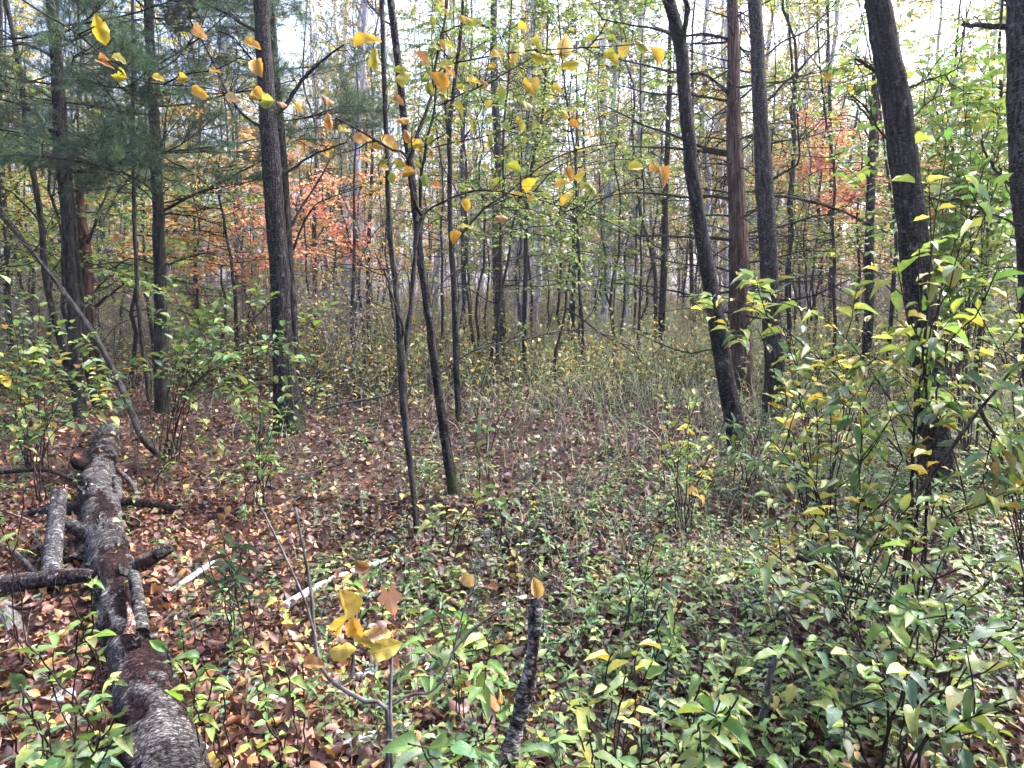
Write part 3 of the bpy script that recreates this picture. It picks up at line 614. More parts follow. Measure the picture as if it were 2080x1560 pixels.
def put_bough(root, P, yaw, tilt, sc):
    k = int(rng.integers(3)); b = bpy.data.objects.new('bough', BOUGH[k][0]); COL.objects.link(b); b.parent = root
    n = bpy.data.objects.new('needles', BOUGH[k][1]); COL.objects.link(n); n.parent = b; n['kind'] = 'stuff'
    b.location = tuple(P-np.array(root.location)); b.rotation_euler = (rng.uniform(-.4, .4), -tilt, yaw); b.scale = (sc,)*3
def boughs(key, hs, n, sc=1.):
    T = TREES[key]; path = T['path']
    for h in hs:
        for q in range(n):
            j = int(np.argmin(np.abs(path[:, 2]-h-rng.uniform(-.12, .12)))); put_bough(T['root'], path[j], rng.uniform(0, 6.28), rng.uniform(-.1, .25), sc*rng.uniform(.8, 1.15))
boughs('B', (2.9, 3.3, 3.9, 4.5, 5.1, 5.6), 3, 1.15)
boughs('E', (2.6, 3.1, 3.7, 4.3, 5., 5.7), 3, 1.15)
boughs('A', (3.6, 4.3, 5.0, 5.8), 3, 1.0)
boughs('F2', (3.6, 4.4, 5.2), 3, .9)

# ------------------------------------------------------------------ trees of the background: one of each kind, copied
def mk_aspen(seed):
    H = rng.uniform(16, 20); n = 40
    path = np.c_[np.cumsum(rng.normal(0, .035, n)), np.cumsum(rng.normal(0, .035, n)), np.linspace(-.2, H, n)]
    rad = np.linspace(.125, .02, n)*rng.uniform(.9, 1.15)
    gt = Geo(); trunk_mesh(gt, path, rad, 10, .02, .3, seed=seed)
    p, D, idx, t = branch_off(path[None], 46, .22, .98, 62, .3); D[:, 2] += .35
    b1 = walk(p, D, (1.25-t)*2.4, 8, .14, .05); gb = Geo(); tubes(gb, b1, taper(len(b1), 8, .016*(1.3-t), .003), 4, col=(.28, .25, .25))
    p, D, i2, t2 = branch_off(b1, 7, .2, 1, 45); b2 = walk(p, D, rng.uniform(.3, .9, len(p)), 5, .2, .05); tubes(gb, b2, taper(len(b2), 5, .006, .002), 3, col=(.28, .25, .25))
    p, D, Nn = twig_leaves(b2, 15, .1, 60, .5, .2); keep = rng.random(len(p)) < .9; p, D, Nn = p[keep], D[keep], Nn[keep]
    gl = Geo(); leaves(gl, p, D, Nn, rng.uniform(.045, .075, len(p)), rng.uniform(.04, .065, len(p)), pal(YEL+ORG[:1]+YG+OLIVE[:2], len(p), .25), T_LOW)
    return [('trunk', gt.mesh('aspen_trunk', M_BIRCH), None), ('branches', gb.mesh('aspen_branches', M_BIRCH), 'stuff'), ('crown', gl.mesh('aspen_crown', M_FAR), 'stuff')]
def mk_pole(seed, H=8., lp=OLIVE+YEL, nl=6, r=.03, spread=1.3, up=.25, leaf=.05, bark=M_POLE, t0=.15):
    n = 22; path = np.c_[np.cumsum(rng.normal(0, .05, n)), np.cumsum(rng.normal(0, .05, n)), np.linspace(-.1, H, n)]
    gt = Geo(); tubes(gt, path[None], np.linspace(r, .006, n)[None], 7)
    p, D, idx, t = branch_off(path[None], 26, t0, .97, 58, .2); D[:, 2] += up
    b1 = walk(p, D, (1.2-t)*spread, 7, .16, .04); gb = Geo(); tubes(gb, b1, taper(len(b1), 7, .009*(1.3-t), .0025), 4)
    p, D, _, _ = branch_off(b1, 5, .2, 1, 45); b2 = walk(p, D, rng.uniform(.15, .5, len(p)), 4, .2, .03); tubes(gb, b2, taper(len(b2), 4, .004, .0015), 3)
    out = [('trunk', gt.mesh('sapling_trunk', bark), None), ('twigs', gb.mesh('sapling_twigs', M_MAUVE), 'stuff')]
    if nl:
        p, D, Nn = twig_leaves(b2, nl, .1, 60, .3, .5); gl = Geo()
        leaves(gl, p, D, Nn, rng.uniform(.7, 1.2, len(p))*leaf, rng.uniform(.4, .65, len(p))*leaf, pal(lp, len(p), .25), T_LOW); out.append(('crown', gl.mesh('sapling_crown', M_FAR), 'stuff'))
    return out
def mk_maple(seed, cols, H=4.2, n1=22, nl=7, leaf=.085, t0=.25):
    n = 16; path = np.c_[np.cumsum(rng.normal(0, .04, n)), np.cumsum(rng.normal(0, .04, n)), np.linspace(-.1, H, n)]
    gt = Geo(); tubes(gt, path[None], np.linspace(.035, .006, n)[None], 8)
    p, D, idx, t = branch_off(path[None], n1, t0, .98, 72, .6); D[:, 2] *= .5
    b1 = walk(p, D, (1.2-t)*1.6+.2, 7, .1, .0); gb = Geo(); tubes(gb, b1, taper(len(b1), 7, .009, .003), 4)
    p, D, _, _ = branch_off(b1, 6, .25, 1, 45, .8); b2 = walk(p, D, rng.uniform(.2, .55, len(p)), 4, .12, 0); tubes(gb, b2, taper(len(b2), 4, .004, .002), 3)
    p, D, Nn = twig_leaves(b2, nl, .15, 65, .35, .9); gl = Geo()
    leaves(gl, p, D, Nn, rng.uniform(.7, 1.2, len(p))*leaf, rng.uniform(.7, 1.1, len(p))*leaf, pal(cols, len(p), .2), T_LOW)
    return [('trunk', gt.mesh('maple_trunk', M_POLE), None), ('branches', gb.mesh('maple_branches', M_TWIG), 'stuff'), ('crown', gl.mesh('maple_crown', M_FAR), 'stuff')]
def mk_shrub(seed, cols, H=1.6, ns=14, nl=6, leaf=.05, bare=.0):
    S = np.c_[rng.normal(0, .22, (ns, 2)), np.zeros(ns)-.05]; D = np.c_[rng.normal(0, .38, (ns, 2)), np.ones(ns)]
    st = walk(S, D, H*rng.uniform(.6, 1.15, ns), 8, .12, -.01); gb = Geo(); tubes(gb, st, taper(ns, 8, rng.uniform(.006, .012, ns), .003), 5)
    p, D, _, t = branch_off(st, 8, .25, 1, 48); b2 = walk(p, D, rng.uniform(.2, .6, len(p))*H/1.6, 5, .16, .03); tubes(gb, b2, taper(len(b2), 5, .005, .0015), 3)
    p, D, _, _ = branch_off(b2, 2, .3, 1, 45); b3 = walk(p, D, rng.uniform(.1, .3, len(p)), 3, .16, .03); tubes(gb, b3, taper(len(b3), 3, .003, .001), 3)
    out = [('stems', gb.mesh('shrub_stems', M_MAUVE), 'stuff')]
    gl = Geo()
    for Q, m in ((b2, nl), (b3, nl-2)):
        p, D, Nn = twig_leaves(Q, m, .1, 60, .2, .6); k = rng.random(len(p)) > bare; p, D, Nn = p[k], D[k], Nn[k]
        leaves(gl, p, D, Nn, rng.uniform(.7, 1.25, len(p))*leaf, rng.uniform(.4, .65, len(p))*leaf, pal(cols, len(p), .25), T_LOW)
    out.append(('foliage', gl.mesh('shrub_foliage', M_FAR), 'stuff'))
    return out
def mk_pine(seed):
    H = 11.; n = 24; path = np.c_[np.zeros(n), np.zeros(n), np.linspace(-.1, H, n)]
    gt = Geo(); tubes(gt, path[None], np.linspace(.11, .02, n)[None], 8)
    p, D, idx, t = branch_off(path[None], 75, .1, .99, 78, .8); b1 = walk(p, D, (1.1-t)*2.6+.2, 8, .08, .03); gb = Geo(); tubes(gb, b1, taper(len(b1), 8, .018*(1.2-t), .004), 4)
    p, D, _, _ = branch_off(b1, 9, .25, 1, 50, .7); b2 = walk(p, D, rng.uniform(.2, .6, len(p)), 4, .12, .05); gn = Geo()
    idx = np.repeat(np.arange(len(b2)), 4); c, T = sample(b2, idx, np.tile(np.linspace(.2, 1, 4), len(b2))); m = 9
    cc = np.repeat(c, m, 0); TT = np.repeat(T, m, 0); d = nrm(TT*.8+rng.normal(0, .6, TT.shape)); s = nrm(np.cross(d, rng.normal(size=d.shape)))*.005
    V = np.stack([cc-s, cc+s, cc+d*rng.uniform(.09, .16, (len(d), 1))], 1)
    gn.add(V, None, np.arange(len(d)*3).reshape(-1, 3), np.repeat(pal([(.045, .085, .06), (.06, .1, .065)], len(c), .2), m*3, 0))
    return [('trunk', gt.mesh('pine_trunk', M_GREY), None), ('branches', gb.mesh('pine_branches', M_TWIG), 'stuff'), ('crown', gn.mesh('pine_crown', M_NEED), 'stuff')]

LAND = sorted([(96, 'the bent young trunk'), (175, 'the twin grey stems'), (326, 'the single pine trunk'), (565, 'the mossy-footed tree'), (815, 'the forked young tree'), (1010, 'the black-footed aspen'),
               (1350, 'the clearing trunk'), (1500, 'the dead pine'), (1563, 'the ringed trunk'), (1765, 'the narrow grey trunk'), (1870, 'the thickest trunk'), (2090, 'the edge trunk')])
ORD = ['', 'second ', 'third ', 'fourth ', 'fifth ', 'sixth ', 'seventh ', 'eighth ', 'ninth ', 'tenth ', 'eleventh ', 'twelfth ', 'thirteenth ', 'fourteenth ', 'fifteenth ', 'sixteenth ', 'seventeenth ', 'eighteenth ', 'nineteenth ', 'twentieth ']
def ordinal(k):
    return (ORD[k] if k else 'first ') if k < 20 else ORD[k % 10].strip()+' beyond the twentieth '
def name_rows(objs, look, far='far'):
    """each background plant gets its own label from the two named trunks that it shows between, counted from the first"""
    gaps = {}
    for o in objs:
        x, y, d = proj(np.array(o.location)+[0, 0, 1.5]); k = sum(1 for l in LAND if l[0] < x); gaps.setdefault(k, []).append((float(x), o))
    for k, v in gaps.items():
        v.sort(key=lambda q: q[0])
        for i, (x, o) in enumerate(v):
            if k == 0: o['label'] = f'{look}, {ordinal(len(v)-1-i)}out from the bent young trunk'
            elif k == len(LAND): o['label'] = f'{look}, {ordinal(i)}out beyond the edge trunk'
            else: o['label'] = f'{look}, {ordinal(i)}from {LAND[k-1][1]} toward {LAND[k][1][4:]}' if len(v) > 1 else f'{look} between {LAND[k-1][1]} and {LAND[k][1][4:]}'
def scatter_px(n, d0, d1, px0=-250, px1=2330, power=1., minsep=.5):
    out = []
    tries = 0
    while len(out) < n and tries < n*60:
        tries += 1
        px = rng.uniform(px0, px1); d = (d0**(power+1)+rng.random()*(d1**(power+1)-d0**(power+1)))**(1/(power+1)); b = gd(px, d)
        if all((b[0]-q[0])**2+(b[1]-q[1])**2 > minsep**2 for q in out): out.append(b)
    return out
def plant(kinds, name, cat, group, look, spots, s0=.85, s1=1.2, tilt=.05):
    objs = []
    for b in spots:
        parts = kinds[int(rng.integers(len(kinds)))]
        o = bpy.data.objects.new(name, None); COL.objects.link(o); o['category'] = cat; o['group'] = group; o.location = tuple(b)
        o.rotation_euler = (rng.normal(0, tilt), rng.normal(0, tilt), rng.uniform(0, 6.28)); s = rng.uniform(s0, s1); o.scale = (s, s, s*rng.uniform(.92, 1.08))
        for nm, me, kd in parts:
            c = bpy.data.objects.new(nm, me); COL.objects.link(c); c.parent = o
            if kd: c['kind'] = kd
        objs.append(o)
    name_rows(objs, look); return objs
ASP = [mk_aspen(k) for k in range(3)]
extra = [gd(x, d*.78) for x, d in [(715, 24), (728, 25), (705, 30), (1070, 27), (1052, 33), (1093, 30), (1215, 34), (1222, 27), (1270, 29), (1440, 26), (1430, 33), (1480, 29), (1245, 40), (980, 38), (890, 34), (840, 40), (640, 33), (1560, 36), (1640, 30)]]
plant(ASP, 'aspen_tree', 'tree', 'pale aspens in the background', 'pale slim aspen far behind', extra+scatter_px(64, 22, 50, power=.5, minsep=1.2), .8, 1.15, .025)
POL = [mk_pole(1), mk_pole(2, 6.5, YEL+OLIVE, 8), mk_pole(3, 9, OLIVE+GREEN, 4), mk_pole(4, 5.5, ORG+YEL+OLIVE, 7), mk_pole(5, 8, OLIVE, 0, .04, 1.6, .3)]
POL += [mk_pole(6, 7.5, OLIVE, 0, .025, 1.2, .4), mk_pole(7, 9.5, YEL+OLIVE, 2, .035, 1.5, .4)]
plant(POL, 'sapling', 'sapling', 'thin saplings in the background', 'thin half-bare brush sapling', scatter_px(170, 12.5, 36, power=.4, minsep=.6), .75, 1.2, .06)
MR = [mk_maple(1, RED+PEACH[:1], 4.2, 20, 7, .085, .48), mk_maple(2, RED[1:3]+PEACH, 4.4, 20, 7, .085, .48)]
MO = [mk_maple(3, PEACH+ORG[:1]+YEL[:2], 4.4, 22, 7, .085, .4), mk_maple(4, PEACH[1:]+YEL+YG[:1], 4.4, 22, 7, .085, .4)]
MG = [mk_maple(5, BRIGHT+YG[:2], 4.6), mk_maple(6, GREEN+BRIGHT, 4.2)]
MY = [mk_maple(7, YEL+YG, 5.5), mk_maple(8, YEL[:2]+OLIVE[:2]+YG, 6)]
plant(MR, 'maple_sapling', 'maple', 'red maples', 'scarlet-leaved young maple', [gd(640, 12), gd(690, 13.5), gd(500, 12.6)], .65, .85)
plant(MR, 'maple_sapling', 'maple', 'tall red maples', 'taller salmon-leaved maple', [gd(1650, 15), gd(1725, 14)], 1.05, 1.2)
MT = [mk_maple(21, YG+YEL+BRIGHT[:1], 10, 46, 8, .07, .3), mk_maple(22, YEL+YG+ORG[:1], 9, 42, 8, .07, .35), mk_maple(23, BRIGHT+GREEN[:2]+YG, 9, 46, 9, .07, .25)]
plant(MT, 'understory_tree', 'young tree', 'tall leafy trees of the understory', 'tall loose leafy tree', [gd(1480, 17), gd(1580, 15), gd(1680, 18), gd(1760, 15), gd(1900, 14), gd(2000, 16), gd(2090, 12), gd(1290, 19), gd(1180, 16), gd(1080, 18), gd(940, 17), gd(860, 20), gd(760, 22), gd(660, 24), gd(60, 16), gd(230, 17), gd(1390, 22), gd(1840, 20), gd(2180, 15)], .85, 1.15, .04)
plant(MT[2:], 'understory_tree', 'young tree', 'green leafy trees of the middle', 'fine-leaved green tree', [gd(1000, 11.5), gd(1190, 12.5), gd(890, 13.5), gd(1290, 14), gd(1700, 12), gd(1980, 9.5)], .75, .95, .04)
plant(MO, 'maple_sapling', 'maple', 'peach maples', 'peach-leaved young maple', [gd(470, 12), gd(430, 13), gd(740, 14), gd(760, 19), gd(660, 20), gd(1660, 22), gd(1900, 17), gd(1760, 16), gd(860, 22)], .8, 1.1)
plant(MG, 'understory_tree', 'young tree', 'green understory trees', 'green-leaved young tree', [gd(400, 12), gd(60, 13), gd(200, 15), gd(1000, 13), gd(1130, 14.5), gd(1270, 16), gd(1560, 16), gd(1960, 10), gd(2060, 12), gd(1860, 13), gd(1050, 20), gd(1350, 24), gd(-60, 11), gd(2180, 9), gd(120, 11), gd(250, 12), gd(300, 14), gd(-20, 15)], .85, 1.25)
plant(MY, 'understory_tree', 'young tree', 'yellow understory trees', 'yellow-leaved young tree', [gd(330, 17), gd(80, 13), gd(170, 15), gd(20, 12), gd(380, 15), gd(120, 20), gd(1150, 21), gd(1420, 20), gd(1620, 18), gd(1780, 24), gd(1900, 22), gd(950, 20), gd(20, 17), gd(1250, 24), gd(2050, 20), gd(620, 26), gd(560, 24)], .8, 1.3)
MB = [mk_maple(11, OLIVE+YG, 6.5, 30, 8, .09), mk_maple(12, YEL+OLIVE+YG, 7.5, 30, 8, .09), mk_maple(13, GREEN+BRIGHT[2:]+OLIVE[2:3], 6.5, 30, 8, .09), mk_maple(14, PEACH+OLIVE[:2]+YEL[:1], 6, 28, 8, .09)]
plant(MB, 'understory_tree', 'young tree', 'far understory trees', 'hazy far leafy tree', scatter_px(110, 19, 44, power=.6, minsep=1.2), .8, 1.6)
PN = [mk_pine(1)]
plant(PN, 'pine_tree', 'pine', 'bluish pines beyond the clearing', 'blue-green full pine far behind', [gd(1680, 27), gd(1590, 32), gd(1780, 30), gd(1330, 36), gd(1190, 40), gd(1110, 44), gd(30, 19), gd(230, 24), gd(-90, 16), gd(420, 28), gd(1960, 28), gd(2090, 24), gd(600, 38)], .6, .95)
PALE = [(.30, .31, .13), (.38, .36, .16), (.25, .29, .13), (.44, .38, .19), (.36, .29, .18)]
SH = [mk_shrub(1, PALE+YEL[:1], 1.9, 16, 6, .05, .2), mk_shrub(2, PALE+GREEN[:2]+YG[:2], 1.6, 18, 6, .05, .15), mk_shrub(3, PALE+YEL[:2]+YG[:1], 2.4, 18, 5, .05, .4), mk_shrub(4, PALE+[(.3, .22, .16)], 2.3, 24, 5, .045, .55), mk_shrub(5, [(.2, .26, .13), (.25, .3, .16)]+PALE, 1.3, 14, 7, .05, .1)]
plant(SH, 'shrub', 'shrub', 'thicket shrubs in the background', 'olive-leaved thicket shrub', [b for b in scatter_px(215, 11.5, 32, power=.7, minsep=.55) if not (.0 < b[0]/b[1] < .46 and b[1] < 26 and rng.random() < .85)], .75, 1.3, .05)

# the far wood that closes the view
g = Geo(); gl = Geo()
n = 420; px = rng.uniform(-700, 2780, n); d = rng.uniform(46, 80, n); S = np.array([gd(a, b) for a, b in zip(px, d)])
T_ = walk(S-np.array([0, 0, .3]), np.tile([0, 0, 1.], (n, 1)), rng.uniform(9, 19, n), 9, .03, 0); tubes(g, T_, taper(n, 9, rng.uniform(.05, .15, n), .02), 5, col=pal([(1, 1, 1), (.3, .28, .26), (.5, .5, .5)], n, .1), tip=False)
p, D, idx, t = branch_off(T_, 16, .2, 1, 60); b1 = walk(p, D, rng.uniform(.8, 2.4, len(p)), 4, .15, .06); tubes(g, b1, taper(len(b1), 4, .012, .004), 3, col=(.3, .28, .28))
wood = g.build('distant_woods', M_BIRCH, origin=(0, 60, 0)); wood['kind'] = 'stuff'; wood['label'] = 'dense far wood of grey trunks closing the view'
p, D, Nn = twig_leaves(b1, 7, .1, 60, .3, .3); leaves(gl, p, D, Nn, .13, .11, pal(OLIVE+YEL+GREEN, len(p), .3), T_LOW)
n = 80000; q = np.c_[rng.uniform(-62, 62, n), rng.uniform(40, 70, n), rng.random(n)**1.3*15]; q[:, 2] += gz(q[:, 0], q[:, 1])
cl = .5+.5*np.sin(q[:, 0]*.9+np.sin(q[:, 1]))*np.sin(q[:, 2]*1.3+q[:, 0]*.4); q = q[rng.random(n) < .35+.65*cl]
leaves(gl, q, rng.normal(size=q.shape), rng.normal(size=q.shape), .17, .14, pal(OLIVE*2+GREEN+YEL[:1], len(q), .3), T_LOW)
gl.build('foliage', M_FAR, wood, kind='stuff')

# wood goes on unseen round and behind the camera, added to block low light
n = 60000; rr_ = np.sqrt(rng.uniform(6.5**2, 30**2, n)); a = rng.uniform(0, 2*np.pi, n); q = np.c_[rr_*np.cos(a), rr_*np.sin(a), rng.random(n)**1.1*11]
q = q[(q[:, 1] < -2.5) | (np.abs(q[:, 0]) > .80*np.abs(q[:, 1])+5)]; q[:, 2] += gz(q[:, 0], q[:, 1]); cl = np.sin(q[:, 0]*.8+np.sin(q[:, 1]*.7))*np.sin(q[:, 2]*.9+q[:, 1]*.6); q = q[rng.random(len(q)) < .5+.5*cl]
gl = Geo(); leaves(gl, q, rng.normal(size=q.shape), rng.normal(size=q.shape), .26, .2, pal(OLIVE+GREEN*2+YEL[:1], len(q), .3), T_LOW)
n = 130; rr_ = np.sqrt(rng.uniform(5**2, 32**2, n)); a = rng.uniform(0, 2*np.pi, n); S = np.c_[rr_*np.cos(a), rr_*np.sin(a), 0*a]; S = S[(S[:, 1] < -2.5) | (np.abs(S[:, 0]) > .80*np.abs(S[:, 1])+5)]; S[:, 2] = gz(S[:, 0], S[:, 1])-.2
T_ = walk(S, np.tile([0, 0, 1.], (len(S), 1)), rng.uniform(9, 16, len(S)), 8, .03, 0); g = Geo(); tubes(g, T_, taper(len(S), 8, rng.uniform(.05, .16, len(S)), .03), 7)
sw = g.build('unseen_woods', M_DARK, origin=(0, 0, 0)); sw['kind'] = 'stuff'; sw['label'] = 'unseen surrounding wood beside and behind the viewpoint, added to block low light'; gl.build('foliage', M_FAR, sw, kind='stuff')

# ------------------------------------------------------------------ fallen log and dead wood
def ground_path(pts, lift=0., n=40):
    """(px,py,width px) lying on the ground -> path, radius"""
    W = []
    for x, y, wd in pts:
        b, d = gp(x, y); r = wd*d/F/2; b, d = gp(x, y+wd*.12); W.append(np.r_[b+np.array([0, 0, r*.75+lift]), r])
    S = smooth_path(np.array(W), n); return S[:, :3], S[:, 3]
LOGP = [(355, 1720, 160), (330, 1570, 134), (310, 1470, 112), (284, 1370, 86), (254, 1290, 76), (240, 1200, 72), (214, 1110, 64), (207, 1050, 60), (197, 990, 54), (214, 930, 42), (222, 880, 32)]
path, rad = ground_path(LOGP, 0, 190)
log = thing('fallen_log', 'rotting fallen log with flaking grey bark over dark red wood', 'log', path[0])
def log_mesh(path, rad, sides, thr=.5, plate=.012, seed=2, grey=(.095, .088, .08), wood=(.034, .018, .015)):
    K = len(path); r = np.random.default_rng(seed); th = np.arange(sides)/sides*2*np.pi
    s = np.concatenate([[0], np.cumsum(np.linalg.norm(np.diff(path, axis=0), axis=1))])
    def vn(fu, fv):
        G = r.random((fu, int(s[-1]*fv)+3)); u = th/(2*np.pi)*fu; v = s*fv
        i = u.astype(int) % fu; j = v.astype(int); a = u-u.astype(int); b = (v-j)[:, None]; a = a*a*(3-2*a); b = b*b*(3-2*b)
        g00 = G[i[None], j[:, None]]; g10 = G[(i+1)[None] % fu, j[:, None]]; g01 = G[i[None], j[:, None]+1]; g11 = G[(i+1)[None] % fu, j[:, None]+1]
        return (g00*(1-a)+g10*a)*(1-b)+(g01*(1-a)+g11*a)*b
    nz = .5*vn(5, 4)+.3*vn(11, 11)+.2*vn(23, 26)
    pl = np.clip((nz-thr+.03)/.05, 0, 1)
    rel = (pl*plate + .006*vn(30, 60)*pl + .004*vn(40, 6)*(1-pl))/rad.mean()
    prof = 1+rel+.05*(vn(3, 2)-.5)
    ringb = vn(2, 40)
    gt = r.normal(0, .1, (K, sides))
    col = np.where(pl[..., None] > .5, np.array(grey)*(.45+1.0*vn(17, 22)[..., None]+.25*ringb[..., None]+gt[..., None]), np.array(wood)*(.5+1.1*vn(13, 5)[..., None]))
    edge = np.abs(pl-.5) < .35; col[edge] = np.array((.02, .014, .012))
    return prof, np.clip(col, .008, .6).reshape(-1, 3)
def put_log(root, path, rad, sides=44, name='log', **k):
    prof, col = log_mesh(path, rad, sides, **k); g = Geo(); tubes(g, path[None], rad[None], sides, prof=prof[None], col=col); return g.build(name, M_LOG, root)
put_log(log, path, rad, 56, 'trunk', thr=.47, seed=5, plate=.014)
LOGPATH = path
def stub(root, pts, name='branch', seed=1, lift=0., d=None, thr=.3, sides=14, mat=None, **k):
    if d is None:
        W = []
        for (x, y, wd, z) in pts:
            b, dd = gp(x, y); dd2 = dd
            for _ in range(8): q = at(x, y, dd2); dd2 += (q[2]-float(gz(q[0], q[1]))-z)*1.2; dd2 = min(max(dd2, .8), dd)
            W.append(np.r_[at(x, y, dd2), wd*dd2/F/2])
        W = np.array(W)
    else: W = np.array([np.r_[at(x, y, d+z), wd*(d+z)/F/2] for (x, y, wd, z) in pts])
    S = smooth_path(W, 36)
    if mat is None: return put_log(root, S[:, :3], S[:, 3], sides, name, thr=thr, seed=seed, plate=.004, **k)
    g = Geo(); prof = 1+.08*rng.normal(size=(36, 9)); tubes(g, S[None, :, :3], S[None, :, 3], 9, prof=prof[None]); return g.build(name, mat, root)
stub(log, [(215, 1095, 30, .1), (170, 1078, 26, .13), (125, 1062, 22, .15)], seed=3, grey=(.1, .095, .085))
stub(log, [(262, 1160, 26, .1), (300, 1138, 24, .14), (350, 1112, 16, .2)], seed=4, thr=.6)
stub(log, [(240, 1020, 22, .06), (300, 1025, 18, .05), (375, 1042, 15, .02)], seed=5, thr=.8, wood=(.02, .014, .012))
stub(log, [(287, 1290, 24, .17), (283, 1240, 20, .2), (272, 1170, 18, .2)], seed=6, grey=(.09, .085, .075))
stub(log, [(262, 1290, 22, .2), (266, 1262, 14, .24), (258, 1225, 5, .28)], seed=16, thr=.9, wood=(.30, .17, .12))
stub(log, [(200, 940, 26, .1), (165, 945, 22, .14), (150, 938, 14, .22)], seed=7, thr=.9, wood=(.02, .015, .013))
stub(log, [(205, 980, 14, .15), (235, 975, 14, .16), (240, 1020, 15, .07)], seed=8)
# loose curled bark on the log
for k in range(26):
    j = int(rng.integers(25, 170)); a = rng.uniform(-.2, 2.6)+.3; c = path[j]; T_ = nrm(path[j+1]-path[j-1]); A = nrm(np.array([0, 0, 1.])-T_*T_[2]); B_ = np.cross(T_, A)
    ln, wd = rng.uniform(.03, .12), rng.uniform(.25, .6); g = Geo(); U = np.linspace(0, 1, 6); W_ = np.linspace(-.5, .5, 5)
    V = [c+T_*ln*(u-.5)*(1+.3*math.sin(9*wq))+(rad[j]*1.03+.006+.022*abs(wq)**2*4*rng.uniform(.5, 1.2))*(math.cos(a-1.3+wq*wd)*A+math.sin(a-1.3+wq*wd)*B_) for u in U for wq in W_]
    q = [(i*5+m, i*5+m+1, i*5+m+6, i*5+m+5) for i in range(5) for m in range(4)]
    g.add(V, q, None, pal([(.09, .085, .08), (.05, .045, .04), (.12, .11, .1)], 1)[0], np.array(V)); o = g.build('bark_flake', M_LOG, log)
    so = o.modifiers.new('thickness', 'SOLIDIFY'); so.thickness = .004

def stick(name, label, pts, mat=M_STICK, cat='stick', group=None, seed=1, **k):
    b, d = gp(pts[0][0], pts[0][1]); root = thing(name, label, cat, b, group); 
    stub(root, pts, 'wood', seed, mat=mat, **k); return root
def log_stick(name, label, pts, seed, cat='branch', d=None, **k):
    b, dd = gp(pts[0][0], pts[0][1]); root = thing(name, label, cat, b); stub(root, pts, 'wood', seed, d=d, **k); return root
log_stick('broken_branch', 'grey upright cut branch with a pale top end beside the fallen log', [(100, 1210, 34, .02), (108, 1110, 30, .16), (121, 1000, 25, .32)], 11, grey=(.11, .105, .1), thr=.25)
log_stick('broken_branch', 'thick grey branch lying level against the fallen log at the picture edge', [(-60, 1190, 36, .08), (60, 1180, 30, .1), (150, 1170, 26, .12), (185, 1168, 18, .13)], 12, grey=(.08, .065, .06))
log_stick('broken_branch', 'blackened branch under the log, poking out at the picture edge', [(200, 1040, 40, .03), (130, 1040, 36, .03), (60, 1050, 26, .02), (20, 1066, 16, .0)], 13, thr=.75, wood=(.018, .013, .012))
log_stick('dead_branch', 'dark crumbling branch beside the cut grey upright branch', [(150, 1150, 40, .03), (175, 1120, 34, .05), (200, 1090, 30, .05)], 14, thr=.6)
stick('white_stick', 'white birch stick lying on leaves, thickest at its near cut end', [(578, 1232, 19, .02), (640, 1195, 17, .03), (700, 1168, 14, .03), (800, 1132, 7, .02)], M_PAPER)
stick('white_stick', 'short white birch stick leaning out beside the dark leafy herb', [(342, 1206, 13, .0), (385, 1175, 12, .05), (432, 1142, 11, .08)], M_PAPER)
stick('dead_stick', 'reddish rotten stick tucked against the flank of the log', [(290, 1190, 24, .02), (320, 1205, 22, .02), (350, 1218, 18, .0)], M_SNAG)
stick('dead_stick', 'brown broken stick lying level in leaf litter past the log', [(438, 1324, 14, .01), (475, 1322, 14, .015), (515, 1322, 12, .01)], M_SNAG)
stick('dead_stick', 'long dark stick half buried behind the paper-white bark scraps', [(390, 1470, 20, .0), (470, 1462, 18, .005), (560, 1464, 14, 0)], M_SNAG)
stick('dead_stick', 'thin bent twig arching from the log toward the ground', [(372, 1430, 7, .1), (395, 1500, 8, .06), (430, 1560, 8, .02)], M_STICK)
stick('dead_stick', 'long pale curved twig lying across the open leaf litter', [(468, 972, 6, .02), (510, 975, 6, .03), (560, 992, 6, .02)], M_STICK)
stick('dead_stick', 'dark twig resting across the litter under the forked tree', [(880, 1180, 7, .02), (800, 1195, 9, .05), (740, 1215, 11, .06)], M_STICK)
stick('dead_stick', 'thin dark twig propped in the leafy clearing', [(1050, 980, 5, .02), (1100, 945, 5, .12), (1165, 900, 3, .2)], M_TWIG)
stick('dead_branch', 'fallen grey branch at the edge of the brushy clearing', [(640, 792, 12, .04), (690, 772, 11, .05), (770, 762, 9, .03)], M_STICK)
stick('dead_stick', 'dark twig jumble stick lying under the near green shrub', [(1380, 1470, 12, .02), (1500, 1440, 9, .04), (1640, 1420, 7, .05)], M_TWIG)
stick('dead_stick', 'curved pale root-like stick near the big shrub stems', [(1525, 1500, 15, 0), (1552, 1450, 14, .08), (1565, 1370, 11, .22), (1590, 1300, 8, .34)], M_STICK)
stick('dead_branch', 'long blackish branch slung low behind the shrub leaves', [(1620, 1130, 13, .25), (1690, 1160, 12, .2), (1800, 1200, 10, .12)], M_TWIG)
log_stick('standing_stick', 'lichen-covered dead stick standing upright among green seedlings', [(1034, 1532, 25, .0), (1050, 1475, 20, .02), (1068, 1405, 22, 0), (1083, 1330, 17, 0), (1087, 1260, 18, 0), (1091, 1208, 15, 0)], 21, d=1.95, thr=.35, grey=(.16, .15, .13), cat='stick')
